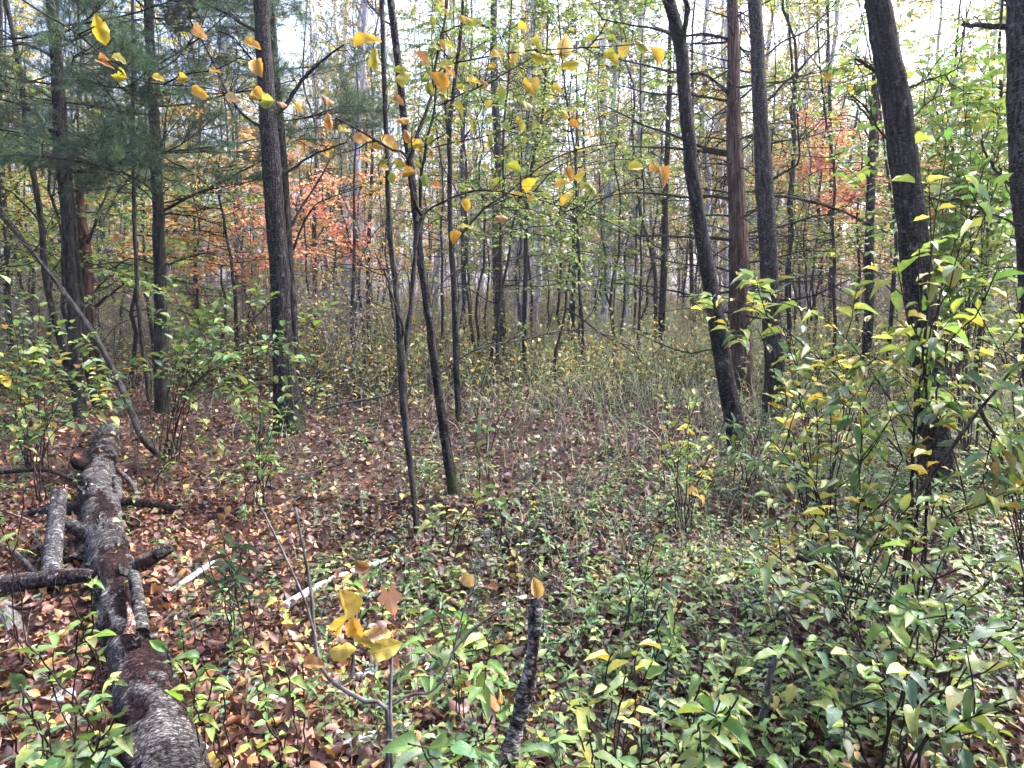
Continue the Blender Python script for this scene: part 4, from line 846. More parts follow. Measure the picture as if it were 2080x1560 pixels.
for k, (pts, lb) in enumerate([([(0, 1105, 10, .02), (40, 1130, 9, .05), (75, 1165, 8, .06)], 'thin brown stick slanting above the level grey branch'), ([(-20, 1225, 7, .03), (60, 1236, 7, .06), (95, 1205, 5, .1)], 'pale curved root-like twig under the level grey branch'), ([(0, 960, 8, .1), (90, 955, 8, .12), (150, 975, 7, .13)], 'dark straight twig resting on the log above the cut branch'),
        ([(10, 1240, 44, .0), (20, 1265, 44, .0), (30, 1290, 40, .0)], 'reddish rotten stump lump at the picture edge under the level branch'), ([(130, 1180, 18, .02), (150, 1120, 17, .04), (140, 1070, 14, .05)], 'dark crumbling stick between cut branch and log'), ([(60, 1090, 10, .02), (110, 1130, 9, .03), (190, 1140, 8, .05)], 'thin dark stick crossing under the cut branch'),
        ([(240, 955, 9, .06), (270, 985, 9, .05), (285, 1030, 8, .02)], 'thin grey stick slipping off the far part of the log'), ([(330, 1010, 6, .02), (420, 1050, 6, .02), (500, 1060, 5, .02)], 'slender twig in litter beyond the dark herb'), ([(600, 1000, 6, .02), (640, 960, 6, .03), (700, 940, 4, .04)], 'slender grey twig in open litter between the two trees'), ([(1060, 1130, 8, .02), (1140, 1118, 8, .03), (1220, 1100, 6, .03)], 'brown twig flat on litter below the clearing'),
        ([(880, 1450, 12, .02), (960, 1536, 12, .01), (1100, 1545, 12, .01)], 'dark long stick along the bottom by the standing stick'), ([(1190, 1250, 14, .01), (1210, 1215, 13, .02), (1230, 1190, 10, .02)], 'short broken stick behind the standing stick'), ([(1640, 1440, 9, .02), (1750, 1400, 9, .05), (1900, 1420, 8, .04)], 'dark stick lying across the shade under the corner shrub'), ([(1880, 1480, 12, .02), (1980, 1430, 11, .02), (2075, 1440, 10, .02)], 'straight brown stick on litter behind the corner shrub')]):
    stick('dead_stick', lb, pts, [M_STICK, M_SNAG, M_TWIG][k % 3])
# the long arched dead branch
ab = thing('arched_branch', 'long thin dead branch arching from the ground over the brushy clearing', 'branch', gp(690, 822)[0])
g = Geo(); P = polypx([(640, 838), (690, 822), (781, 804), (808, 791), (875, 771), (926, 734), (976, 707), (1060, 690), (1161, 670), (1242, 682), (1313, 717)], 9.2, 7.6, 40); tubes(g, P[None], np.linspace(.017, .004, 40)[None], 7); g.build('wood', M_STICK, ab)
g = Geo(); p, D, _, _ = branch_off(P[None], 16, .45, 1, 45, .3); q = walk(p, D, rng.uniform(.2, .7, 16), 6, .15, -.02); tubes(g, q, taper(16, 6, .006, .002), 4); g.build('twigs', M_TWIG, ab, kind='stuff')

# curls of white birch bark on the ground
for k, (x, y, wd, lb) in enumerate([(735, 1520, 60, 'largest crumpled white birch bark scrap by the forked stem foot'), (685, 1498, 34, 'small white birch bark curl beside the largest bark scrap'), (415, 1525, 26, 'pale bark curl next to the near end of the log'),
        (828, 1480, 30, 'white bark scrap under the green lobed leaves'), (855, 1345, 36, 'narrow white bark strip between seedlings'), (740, 1375, 30, 'white bark strip under the yellow withered leaves'), (120, 1425, 44, 'lichened bark scrap among leafy shoots beside the log'), (435, 1548, 30, 'spotted pale bark curl at the log foot')]):
    b, d = gp(x, y); o0 = thing('bark_scrap', lb, 'bark', b, 'white birch bark scraps'); s = wd*d/F
    g = Geo(); U = np.linspace(-.5, .5, 9); A = np.linspace(-1.6, 1.5, 11); yaw = rng.uniform(-.9, .9)
    V = []
    for u in U:
        for a in A:
            rr = s*.32*(1+.18*math.sin(3*a+7*u+k)+.1*rng.normal()); v = np.array([u*s*1.3+rng.normal()*s*.03, rr*math.sin(a), rr*math.cos(a)*.8+s*.12]); V.append(b+np.array([v[0]*math.cos(yaw)-v[1]*math.sin(yaw), v[0]*math.sin(yaw)+v[1]*math.cos(yaw), v[2]]))
    q = [(i*11+m, i*11+m+1, i*11+m+12, i*11+m+11) for i in range(8) for m in range(10)]
    g.add(V, q, None, (1, 1, 1), np.array(V)); o = g.build('curl', M_PAPER, o0); so = o.modifiers.new('thickness', 'SOLIDIFY'); so.thickness = .003

# ------------------------------------------------------------------ shrubs with leaves one by one
SHRUBS = []
def bush(name, label, cat, base, tips, leaf, cols, r0=.006, n_leaf=9, side=3, side_len=.3, ratio=.5, T=None, droop=.3, mats=None, mat=M_STEM, maxl=300, lead=.25, up=.55, var=.22, flat=.85, w=None, group=None, rest=900, dd=(3.4, 3.4)):
    """base (px, depth); tips (px, py, depth): a stem arcs from the base to each tip, carrying side twigs and leaves"""
    b = gd(*base); root = thing(name, label, cat, b, group); SHRUBS.append(root)
    Q = []
    for tp in tips:
        if isinstance(tp[0], (list, tuple)): Q.append(polypx(tp, *dd, 16)); continue
        (x, y, d) = tp; t = at(x, y, d); h = t[2]-b[2]; s = b+np.array([rng.normal(0, .04), rng.normal(0, .04), -.03])
        m = s+(t-s)*lead+np.array([0, 0, h*(up-lead)]); m2 = s+(t-s)*.7+np.array([0, 0, h*.22*up])
        Q.append(smooth_path(np.array([s, m, m2, t]), 16)+np.vstack([np.zeros(3), np.cumsum(rng.normal(0, .006, (15, 3)), 0)]))
    Q = np.array(Q); n = len(Q)
    g = Geo(); tubes(g, Q, taper(n, 16, (r0*.8)*rng.uniform(.8, 1.2, n), .0022), 6); g.build('stems', mat, root, kind='stuff') if n > 3 else g.build('stem', mat, root)
    gt = Geo(); P_, D_, N_ = [], [], []
    if side:
        p, D, _, t = branch_off(Q, side, .4, .95, 48, .5); tw = walk(p, D, side_len*rng.uniform(.5, 1.2, len(p)), 6, .12, .02); tubes(gt, tw, taper(len(tw), 6, .0032, .0014), 4)
        gt.build('twigs', M_TWIG, root, kind='stuff')
        for arr, v in zip((P_, D_, N_), twig_leaves(tw, max(3, int(n_leaf*.7)), .2, 58, droop, flat)): arr.append(v)
    for arr, v in zip((P_, D_, N_), twig_leaves(Q, n_leaf, .5, 58, droop, flat)): arr.append(v)
    P, D, Nn = (np.concatenate(a) for a in (P_, D_, N_))
    if len(P) > maxl:
        k = rng.permutation(len(P)); e = k[maxl:maxl+rest]; k = k[:maxl]
        if len(e) and maxl >= 300:
            gl = Geo(); le = leaf*rng.uniform(.55, 1.15, len(e)); leaves(gl, P[e], D[e], Nn[e], le, le*ratio, pal(cols, len(e), var, w), T_MID); gl.build('foliage', M_FOL, root, kind='stuff', attr='luv')
        P, D, Nn = P[k], D[k], Nn[k]
    L_ = leaf*rng.uniform(.4, 1.2, len(P)); L_ = L_*.88; leaf_objs(root, P, D, Nn, L_, L_*ratio*rng.uniform(.85, 1.15, len(P)), pal(cols, len(P), var, w), mats, T)
    return root
BRN = [(.22, .11, .05)]
# the big shrub on the right
bush('shrub', 'tall shrub of long yellow-green leaves arching in front of the thickest trunk', 'shrub', (1690, 3.6),
     [(1385, 602, 3.4), (1440, 600, 3.45), (1520, 625, 3.5), (1610, 640, 3.5), (1690, 720, 3.4), (1760, 640, 3.6), (1780, 770, 3.3), (1680, 830, 3.3), (1600, 850, 3.4), (1640, 760, 3.5), (1840, 700, 3.4), (1720, 780, 3.2)],
     .10, YG+YG[1:3]+BLUEG[:3]+YEL[3:]+GREEN[:1], .0042, 11, 3, .32, .42, droop=.06, maxl=230, flat=1.0, lead=.45, up=.85)
bush('shrub', 'spreading shrub of pale yellow-green leaves in layers under the edge trunk', 'shrub', (2180, 3.2),
     [(1850, 690, 3.3), (1960, 615, 3.2), (2060, 590, 3.1), (2075, 700, 2.9), (1910, 760, 3.1), (2000, 800, 2.9), (1880, 850, 3.0), (2060, 860, 2.8), (1800, 640, 3.3), (1990, 700, 3.), (2100, 780, 2.8), (1920, 900, 2.9)],
     .10, YG+YG[1:3]+BLUEG[:3]+YEL[3:]+GREEN[:1], .0042, 11, 3, .34, .44, droop=.06, maxl=250, flat=1.0, lead=.5, up=.8)
bush('shrub', 'long arching shoot of flat yellow-green leaves reaching left past the dead pine', 'shrub', (1960, 3.4),
     [[(1960, 1100), (1860, 960), (1770, 850), (1700, 765), (1620, 690), (1540, 630), (1460, 602), (1380, 603)], [(1960, 1100), (1880, 930), (1800, 800), (1730, 700), (1660, 640), (1590, 615)], [(1980, 1100), (1930, 900), (1850, 780), (1760, 720), (1690, 735)]],
     .095, YG+YG[1:3]+BLUEG[:2]+GREEN[:1], .006, 26, 3, .3, .4, droop=.04, maxl=120, flat=1.0, dd=(3.3, 3.2))
bush('shrub', 'thick dark branch with sparse pale leaves rising toward the edge trunk', 'shrub', (1890, 2.9),
     [[(1860, 1010), (1940, 900), (1990, 832), (2045, 765), (2090, 690), (2140, 600)], [(1990, 832), (2020, 880), (2080, 900)]],
     .10, YG+BLUEG[:2], .011, 14, 3, .25, .42, droop=.1, maxl=70, dd=(2.8, 2.7))
bush('shrub', 'dense shrub of yellowish blotched leaves before the foot of the thickest trunk', 'shrub', (1760, 3.1),
     [(1560, 900, 3.2), (1640, 950, 3.0), (1740, 920, 3.0), (1820, 960, 2.9), (1920, 930, 2.8), (2000, 960, 2.8), (2070, 990, 2.7), (1700, 1010, 2.9), (1600, 1010, 3.0), (1870, 1020, 2.7), (1980, 1040, 2.6), (1760, 860, 3.1), (1900, 860, 3.0)],
     .09, YG+GREEN[:2]+BLUEG[:2]+YEL[3:], .004, 9, 3, .3, .46, maxl=260, droop=.08, flat=1.0, lead=.45, up=.7)
bush('shrub', 'large near shrub of dull blue-green leaves in the lower corner', 'shrub', (1925, 2.45),
     [(1500, 1075, 2.6), (1560, 1170, 2.4), (1480, 1290, 2.2), (1640, 1120, 2.6), (1740, 1090, 2.6), (1840, 1140, 2.4), (1950, 1100, 2.4), (2050, 1150, 2.2), (1780, 1240, 2.2), (1910, 1230, 2.1), (2060, 1270, 2.0), (1650, 1300, 2.2), (1690, 1190, 2.4)],
     .088, BLUEG+BLUEG+GREEN+YG[2:3], .004, 9, 3, .27, .44, maxl=260, droop=.1, flat=1.0, lead=.4)
bush('shrub', 'low near shrub with green leaves and bare dark stems at the bottom corner', 'shrub', (1900, 1.95),
     [(1850, 1330, 1.9), (1950, 1320, 1.85), (2050, 1380, 1.8), (1760, 1350, 1.9), (1990, 1440, 1.75), (1700, 1420, 1.85), (2070, 1470, 1.7), (1880, 1260, 2.)],
     .085, BLUEG+GREEN+YG[:1], .006, 5, 2, .2, .5, maxl=80)
bush('shrub', 'slender shoot with drooping bright yellow-green leaves stacked before the thick trunk', 'shrub', (1880, 3.3),
     [(1850, 290, 3.1), (1880, 330, 3.0), (1925, 250, 3.2), (1990, 310, 3.1), (2050, 370, 2.9), (1960, 490, 3.0), (1870, 470, 3.0), (2040, 560, 2.9), (1830, 540, 3.1)],
     .11, BRIGHT[:3]+YG+YG[1:2], .007, 9, 2, .3, .42, droop=.45, maxl=150, up=.75)
bush('leafy_sapling', 'airy sapling with small fresh green leaves beside the edge trunk', 'sapling', (1990, 6.2),
     [(1880, 150, 6), (1930, 60, 6.2), (2000, 20, 6.4), (2040, 120, 6), (1960, 180, 5.8), (1900, 260, 6), (2020, 260, 6), (1870, 380, 6.2), (1960, 400, 6), (2040, 450, 5.8), (1850, 30, 6.3), (1780, 300, 6.4), (1920, 520, 6), (1860, 560, 6.2), (1700, 330, 6.6)],
     .125, BRIGHT+GREEN[:1], .006, 14, 8, .6, .55, maxl=300, up=.75, lead=.4, droop=.2)
bush('leafy_sapling', 'second airy green sapling, farther back between thick trunk and edge trunk', 'sapling', (1930, 8.),
     [(1700, 60, 8.), (1760, 200, 8), (1880, 90, 8), (1950, 150, 8), (2020, 60, 8), (2060, 230, 7.8), (1990, 330, 7.8), (1900, 330, 8), (1930, 430, 7.8), (2030, 400, 7.6), (1960, 520, 7.8), (1710, 140, 8.2), (1890, 200, 8.2), (2040, 520, 7.6), (1660, 30, 8.3)],
     .14, BRIGHT+GREEN[:1]+YEL[:1], .008, 14, 8, .8, .58, maxl=300, up=.75, lead=.4, droop=.2)
bush('leafy_sapling', 'low bright yellow-green sapling between the dead pine foot and the shrub', 'sapling', (1395, 4.6),
     [(1395, 780, 4.5), (1430, 820, 4.4), (1360, 830, 4.6), (1340, 900, 4.5), (1450, 880, 4.3), (1400, 900, 4.4), (1420, 950, 4.3), (1280, 930, 4.6)],
     .075, BRIGHT+YG+YEL[:1], .005, 8, 2, .25, .55, maxl=130)
bush('shrub', 'blue-green narrow-leaved shrub at the foot of the leaning lichened trunk', 'shrub', (1530, 5.4),
     [(1490, 850, 5.2), (1520, 870, 5.1), (1560, 830, 5.3), (1600, 860, 5.2), (1640, 900, 5.0), (1500, 920, 5.0), (1560, 930, 4.9)],
     .10, BLUEG+GREEN[:1]+YG[:1], .006, 9, 2, .25, .3, maxl=130)
bush('shrub', 'sprawling shrub with broad drooping green leaves between pine trunk and stout tree', 'shrub', (320, 6.3),
     [(420, 640, 6.2), (480, 610, 6.1), (560, 600, 6), (635, 650, 5.9), (600, 720, 6), (520, 690, 6.2), (450, 720, 6.2), (400, 760, 6.3), (380, 620, 6.4), (340, 590, 6.6), (660, 620, 5.9)],
     .10, GREEN+BLUEG[:2]+YG[:1], .007, 12, 4, .45, .6, maxl=300, up=.6, droop=.15, w=[2, 2, 2, 2, 2, 2, 1])
bush('shrub', 'leafy green shrub with a few orange leaves at the edge beside the twin stems', 'shrub', (40, 6.0),
     [(20, 580, 5.8), (75, 600, 6), (150, 640, 5.9), (190, 720, 5.8), (60, 690, 5.7), (10, 760, 5.6), (120, 800, 5.6), (95, 850, 5.6), (210, 760, 5.8), (250, 800, 5.9), (40, 650, 6), (-50, 650, 6), (-40, 800, 5.6), (20, 870, 5.5)],
     .10, GREEN+BLUEG+YG+YEL[:1]+ORG[:1]*1, .007, 12, 4, .42, .58, maxl=300, droop=.15, w=[2, 2, 2, 2, 2, 2, 2, 2, 1, 1, 1, 1, .6, .5])
bush('shrub', 'thin-stemmed shrub with sparse green leaves near the stout mossy-footed tree', 'shrub', (515, 4.9),
     [(500, 740, 4.9), (530, 860, 4.8), (560, 830, 4.9), (470, 800, 4.9), (590, 780, 5), (640, 740, 5.1), (505, 930, 4.8), (540, 920, 4.8), (420, 830, 5)],
     .085, GREEN+BRIGHT[2:3]+YG[:1], .005, 9, 3, .3, .58, maxl=170, droop=.15)
bush('shrub', 'bare-stemmed clump of thin dark shoots with few leaves behind the log tip', 'shrub', (290, 5.2),
     [(285, 800, 5.3), (325, 850, 5.3), (420, 880, 5.2), (240, 880, 5.2), (350, 940, 5.), (300, 720, 5.4)], .06, GREEN+YG, .005, 3, 1, .2, .6, maxl=18)
bush('shrub', 'bare dark shoots fanning up beyond the dark end of the log', 'shrub', (60, 4.9),
     [(100, 760, 4.9), (130, 820, 4.8), (20, 820, 4.9), (60, 780, 5), (180, 880, 4.8), (-20, 880, 4.8)], .065, GREEN+YG+ORG[:1], .006, 3, 2, .2, .6, maxl=22)
# close leaves at the bottom
bush('shrub', 'low shrub with rounded blue-green leaves in the near bottom corner beside the log', 'shrub', (70, 1.75),
     [(20, 1470, 1.6), (130, 1430, 1.62), (185, 1450, 1.6), (245, 1500, 1.58), (90, 1510, 1.5), (0, 1400, 1.65), (190, 1535, 1.5), (60, 1375, 1.65), (30, 1540, 1.48), (120, 1560, 1.45), (250, 1440, 1.62)],
     .068, GREEN+BLUEG+BRIGHT[2:3], .004, 4, 1, .1, .62, maxl=75, droop=.1)
bush('seedling', 'leaning shoot of light green pointed leaves in front of the log', 'seedling', (90, 2.1),
     [(150, 1165, 1.95), (195, 1240, 1.95), (110, 1230, 2.), (190, 1290, 1.95), (60, 1300, 2.0), (20, 1280, 2.0)], .062, BRIGHT[:3]+YG[:2], .003, 5, 1, .1, .42, maxl=34, droop=.2)
bush('seedling', 'three-leaved green shoot at the picture edge by the blackened branch', 'seedling', (-30, 2.9), [(25, 1010, 2.6), (5, 990, 2.65)], .085, BRIGHT[:2]+GREEN[:1], .003, 4, 0, .1, .5, maxl=6)
bush('seedling', 'seedling with broad lobed green leaves at the bottom beside the standing stick', 'seedling', (940, 1.75),
     [(900, 1455, 1.62), (860, 1515, 1.55), (985, 1480, 1.6), (835, 1530, 1.5), (920, 1550, 1.46)], .09, GREEN[:3]+BLUEG[1:2], .003, 4, 0, .1, .6, maxl=14, droop=.15)
bush('seedling', 'tall leafy seedling with smooth pointed leaves before the standing stick', 'seedling', (950, 2.35),
     [(930, 1320, 2.2), (995, 1300, 2.2), (885, 1290, 2.25), (960, 1245, 2.25), (905, 1390, 2.15), (870, 1250, 2.3), (1000, 1370, 2.1)], .085, BRIGHT[:3]+GREEN+YG[:1], .003, 6, 1, .12, .45, maxl=50)
bush('seedling', 'pale yellow-green seedling spreading its leaves beyond the standing stick', 'seedling', (1260, 2.0),
     [(1250, 1345, 1.9), (1330, 1325, 1.92), (1290, 1385, 1.85), (1180, 1400, 1.85), (1135, 1400, 1.85), (1310, 1300, 1.95)], .075, YG+BRIGHT[2:]+YEL[3:], .003, 4, 0, .12, .5, maxl=26, droop=.12)
bush('seedling', 'green seedling with large hanging leaves between pale seedling and corner shrub', 'seedling', (1420, 1.85),
     [(1370, 1380, 1.75), (1440, 1330, 1.8), (1500, 1350, 1.8), (1400, 1440, 1.7), (1480, 1440, 1.68), (1540, 1400, 1.75), (1350, 1470, 1.68), (1560, 1500, 1.62), (1440, 1520, 1.6)], .085, GREEN+BLUEG[1:2]+YG[:1], .0035, 5, 1, .12, .5, maxl=55, droop=.4)
bush('seedling', 'yellow-spotted low seedling at the bottom between the standing stick and corner', 'seedling', (1260, 1.7),
     [(1230, 1490, 1.6), (1290, 1470, 1.6), (1190, 1510, 1.58), (1320, 1530, 1.55), (1100, 1500, 1.6)], .07, YG+BRIGHT[3:]+GREEN[:1], .003, 4, 0, .1, .5, maxl=20, droop=.12)
bush('seedling', 'seedling with pale cream-green leaves under the leaning slim trunk foot', 'seedling', (905, 4.0),
     [(805, 1003, 3.9), (900, 1012, 3.85), (975, 1000, 3.9), (935, 1040, 3.8), (850, 1015, 3.9)], .095, YG[1:2]+[(.3, .34, .1), (.24, .3, .09)], .004, 4, 0, .1, .45, maxl=18, droop=.15)
bush('seedling', 'upright seedling with broad dark green leaves beside the leaning slim trunk', 'seedling', (985, 4.9),
     [(960, 748, 4.9), (1000, 760, 4.9), (985, 860, 4.8), (950, 870, 4.8), (1060, 765, 5.0), (1070, 780, 4.95)], .10, BLUEG+GREEN[:1], .004, 3, 0, .1, .62, maxl=22, droop=.35)
bush('seedling', 'green seedling with dark oval leaves in the open litter', 'seedling', (1025, 4.1), [(1020, 985, 4), (1005, 1010, 4), (1045, 1005, 3.95)], .085, GREEN+BLUEG, .003, 4, 0, .1, .6, maxl=12)
bush('seedling', 'narrow seedling with dark blue-green leaves before the corner shrub', 'seedling', (1330, 2.9), [(1310, 1110, 2.8), (1330, 1090, 2.85), (1360, 1120, 2.8), (1330, 1160, 2.7), (1290, 1170, 2.7)], .07, BLUEG+GREEN[:1], .003, 6, 0, .1, .45, maxl=26)
bush('seedling', 'star-leaved dark green seedling standing apart near the corner shrub', 'seedling', (1345, 2.45), [(1330, 1220, 2.35), (1375, 1215, 2.35), (1345, 1250, 2.3)], .085, BLUEG, .003, 5, 0, .1, .35, maxl=14)
bush('herb', 'dark feathery herb with narrow nodding leaves beside the short white stick', 'herb', (445, 2.8), [(440, 1060, 2.75), (420, 1110, 2.7), (470, 1120, 2.7), (450, 1150, 2.65), (395, 1140, 2.75), (500, 1130, 2.75)], .075, [(.035, .07, .045), (.045, .085, .05)], .003, 11, 0, .1, .22, maxl=62, droop=.5)
bush('seedling', 'bright seedling with opposite green leaves beside the near flank of the log', 'seedling', (385, 2.1), [(345, 1320, 2.05), (400, 1330, 2.05), (420, 1380, 2.), (370, 1370, 2.), (410, 1430, 1.95)], .062, BRIGHT[:3]+GREEN[:1], .003, 6, 0, .1, .42, maxl=30, droop=.2)
bush('seedling', 'small green seedling under the withered yellow leaves', 'seedling', (560, 2.15), [(545, 1345, 2.1), (580, 1380, 2.05), (530, 1400, 2.05), (600, 1350, 2.1)], .055, BRIGHT[:3]+GREEN[:1], .003, 6, 0, .1, .45, maxl=24)
bush('seedling', 'pale green seedling low behind the bark scraps', 'seedling', (540, 1.8), [(530, 1460, 1.72), (545, 1480, 1.7), (500, 1500, 1.7)], .05, BRIGHT[2:]+YG[:2], .003, 5, 0, .1, .5, maxl=14)
# bare shrub in front with withered leaves
ws = thing('bare_shrub', 'bare branching shrub with withered yellow and brown leaves, near the bark scraps', 'shrub', gd(788, 1.75))
WSP = []
for pts, w0, w1 in [([(788, 1600), (785, 1440), (745, 1425), (690, 1395), (655, 1360), (640, 1300), (630, 1190), (600, 1030)], 12, 5), ([(785, 1440), (830, 1412), (880, 1402), (915, 1340), (945, 1230), (975, 1160)], 7, 2.5), ([(915, 1330), (960, 1280), (1040, 1225), (1085, 1215)], 6, 3),
                    ([(690, 1390), (715, 1370), (718, 1300), (725, 1240)], 9, 4), ([(640, 1290), (615, 1210), (560, 1090), (530, 1030)], 6, 4)]:
    g = Geo(); P = polypx(pts, 1.7, 1.75, 30); WSP.append(P); tubes(g, P[None], np.linspace(w0, w1, 30)[None]*1.7/F/2, 8, prof=(1+.08*rng.normal(size=(30, 8)))[None]); g.build('stem', M_STICK, ws)
def hang(root, items, d, cols=None, T=None, mats=None, near=None):
    tips = []
    for (x, y, wd, c, a) in items:
        p = at(x, y, d+rng.uniform(-.03, .03)); ln = wd*d/F*1.02; D = np.array([[math.cos(a), rng.normal(0, .3), math.sin(a)]]); Nn = np.array([[rng.normal(0, .4), -1+rng.normal(0, .3), .5+rng.normal(0, .3)]])
        tips.append((p[None]-nrm(D)*ln*.45)[0])
        leaf_objs(root, p[None]-nrm(D)*ln*.45, D, Nn, ln, ln*rng.uniform(.55, .75), np.array([c])*rng.uniform(.85, 1.15), mats, T or T_WITH)
    if near is not None:      # every leaf hangs on a fine twig from the nearest branch
        near = np.concatenate(near); Q = []
        for t in tips:
            q = near[np.argmin(np.linalg.norm((near-t)*np.array([1, .6, 1]), axis=1))]; m = (q+t)/2+np.array([rng.normal(0, .01), rng.normal(0, .01), .03*np.linalg.norm(q-t)])
            Q.append(smooth_path(np.array([q, m, t]), 6))
        g = Geo(); tubes(g, np.array(Q), taper(len(Q), 6, .0014*max(1, d/2.4), .0009*max(1, d/3)), 4); g.build('twigs', M_TWIG, root, kind='stuff')
Yl, Yo, Br, Pk, Tn = (.50, .36, .06), (.46, .27, .05), (.2, .11, .05), (.30, .17, .14), (.36, .24, .12)
hang(ws, [(690, 1222, 58, Yl, -1.5), (692, 1272, 46, Yl, 1.5), (722, 1275, 52, Yo, -1.3), (740, 1300, 62, Yl, .3), (780, 1318, 66, (.42, .33, .06), .2), (700, 1312, 56, Yl, 2.9), (735, 1150, 36, Br, -.6), (950, 1178, 36, Tn, -1.), (634, 1348, 44, (.30, .16, .05), .1), (1086, 1188, 40, (.38, .25, .09), -1.4), (770, 1290, 50, Tn, .1)], 1.68, near=WSP)
hang(ws, [(792, 1215, 80, Pk, -1.4)], 1.66, T=[T_MAPLE], near=WSP)
wt = thing('pale_twig', 'straight pale twig standing against the bare withered shrub', 'twig', gd(796, 1.7))
g = Geo(); P = polypx([(798, 1620), (795, 1500), (793, 1420), (796, 1330)], 1.66, 1.7, 16); tubes(g, P[None], np.linspace(9, 6, 16)[None]*1.7/F/2, 8); g.build('stem', M_STICK, wt)
g = Geo(); P = polypx([(775, 1508), (788, 1504), (805, 1508)], 1.66, 1.66, 6); tubes(g, P[None], np.full((1, 6), .004), 6); g.build('side_shoot', M_STICK, wt)

# ------------------------------------------------------------------ big yellow leaves of the forked tree and the overhanging twig
GL = [(737, 85, 50, .3), (764, 108, 38, -1.4), (757, 82, 30, .2), (812, 143, 26, .1), (823, 162, 38, 1.2), (855, 118, 34, -.6), (880, 165, 44, -1.1), (910, 145, 34, -.3), (905, 130, 30, .2), (880, 95, 26, 0), (815, 240, 28, .5), (790, 290, 44, -.6), (828, 270, 26, -.8), (735, 280, 40, .3), (807, 205, 28, -.4),
      (930, 220, 28, -.5), (940, 28, 30, .1), (965, 50, 30, .4), (1008, 110, 36, .5), (1062, 62, 28, -.5), (1060, 92, 46, 1.3), (1088, 90, 34, -.7), (1092, 112, 36, -.1), (1145, 98, 52, 1.5), (1150, 132, 34, .1), (1110, 112, 28, .5), (1240, 120, 40, -.3), (1268, 102, 34, 1.3), (1325, 112, 36, -1.2), (1300, 85, 30, -.4),
      (1018, 187, 30, -1.2), (1068, 185, 44, -1.1), (1065, 202, 30, .2), (960, 165, 30, .1), (985, 163, 22, 0), (1140, 375, 30, .4), (1080, 380, 36, .7), (1155, 352, 30, -1.), (1180, 360, 26, 1.3), (1190, 380, 26, .1), (1150, 405, 30, .9), (1200, 378, 26, -.8), (1080, 405, 22, .4), (1040, 345, 34, -.5), (985, 340, 24, -.3), (1345, 355, 40, -1.1), (1330, 345, 28, .4), (1290, 340, 34, .2),
      (885, 375, 26, -.2), (830, 360, 28, .1), (800, 365, 22, 1.2), (780, 340, 22, .1), (1015, 440, 26, .2), (940, 460, 30, .3), (930, 490, 28, .6), (1130, 180, 24, -.4), (1150, 228, 24, -.2), (1165, 250, 22, -.8), (850, 300, 24, .3), (760, 300, 30, .2)]
def gcol(): return [(.46, .33, .04), (.42, .24, .04), (.38, .34, .04), (.28, .29, .045), (.36, .18, .05), (.5, .36, .06)][int(rng.integers(6))]
hang(TREES['G']['root'], [(x, y, wd, gcol(), a) for x, y, wd, a in GL], TREES['G']['depth']-.35, near=TREES['G']['br']+[TREES['G']['path']])
sm = []
for B_ in TREES['G']['br'][1:8]:
    for t in rng.uniform(.3, 1, 9):
        q = B_[int(t*13)]+rng.normal(0, .05, 3); x, y, d = proj(q); sm.append((float(x), float(y), rng.uniform(16, 27), [(.25, .28, .05), (.34, .33, .06), (.42, .3, .05), (.2, .25, .05)][int(rng.integers(4))], rng.uniform(-1.6, .8)))
hang(TREES['G']['root'], sm, TREES['G']['depth']-.1, near=TREES['G']['br'])
ot = thing('overhanging_twig', 'thin twig of withered yellow leaves hanging across the upper pine boughs', 'twig', at(-60, -80, 3.2))
OTP = []
for pts in [[(-60, -80), (60, 10), (160, 70), (250, 150), (330, 172), (420, 178), (520, 210), (600, 235), (690, 245)], [(160, 70), (190, 55), (215, 40)], [(330, 172), (380, 150), (440, 140), (520, 100)], [(250, 150), (240, 130), (205, 122)]]:
    g = Geo(); P = polypx(pts, 3.2, 3.2, 20); OTP.append(P); tubes(g, P[None], np.linspace(.0045, .0015, 20)[None], 5); g.build('twig', M_TWIG, ot)
hang(ot, [(200, 52, 52, (.52, .38, .03), -1.4), (250, 168, 34, (.40, .38, .04), -.2), (210, 125, 30, (.4, .2, .06), -.3), (240, 120, 28, YG[3], -.3), (320, 158, 22, Yl, -.2), (435, 145, 24, Yo, .2), (378, 168, 26, Yl, .1), (405, 185, 34, Yo, -.7), (510, 90, 34, Yo, -.2), (530, 138, 40, Yo, -1.3), (550, 218, 36, YG[1], .1), (515, 205, 24, Yl, -.4), (525, 188, 28, Yo, -.9), (470, 197, 26, Tn, -.4), (402, 62, 36, (.4, .22, .09), -.8), (665, 195, 30, (.40, .2, .06), 0), (670, 240, 30, (.42, .2, .05), -1.2), (605, 218, 24, Yl, -.7), (570, 205, 22, BRN[0], .3)], 3.2, near=OTP)
# layered small green leaves of the middle trees
def layered(key, starts, cols, leaf, n2=15, nl=9):
    T = TREES[key]; root = T['root']; Q = np.array([polypx([a, ((a[0]+b[0])/2, (a[1]+b[1])/2-14), b], T['depth'], T['depth']+rng.uniform(-.9, .9), 10) for a, b in starts])
    g = Geo(); tubes(g, Q, taper(len(Q), 10, .009, .003), 5)
    p, D, _, _ = branch_off(Q, n2, .2, 1, 48, .85); t2 = walk(p, D, rng.uniform(.2, .6, len(p)), 5, .12, 0); tubes(g, t2, taper(len(t2), 5, .004, .0015), 3); g.build('sprays', M_TWIG, root, kind='stuff')
    p, D, Nn = twig_leaves(t2, nl, .15, 62, .2, .9); gl = Geo(); L_ = rng.uniform(.65, 1.2, len(p))*leaf; leaves(gl, p, D, Nn, L_, L_*.5, pal(cols, len(p), .22), T_LOW); gl.build('crown', M_FOL, root, kind='stuff')
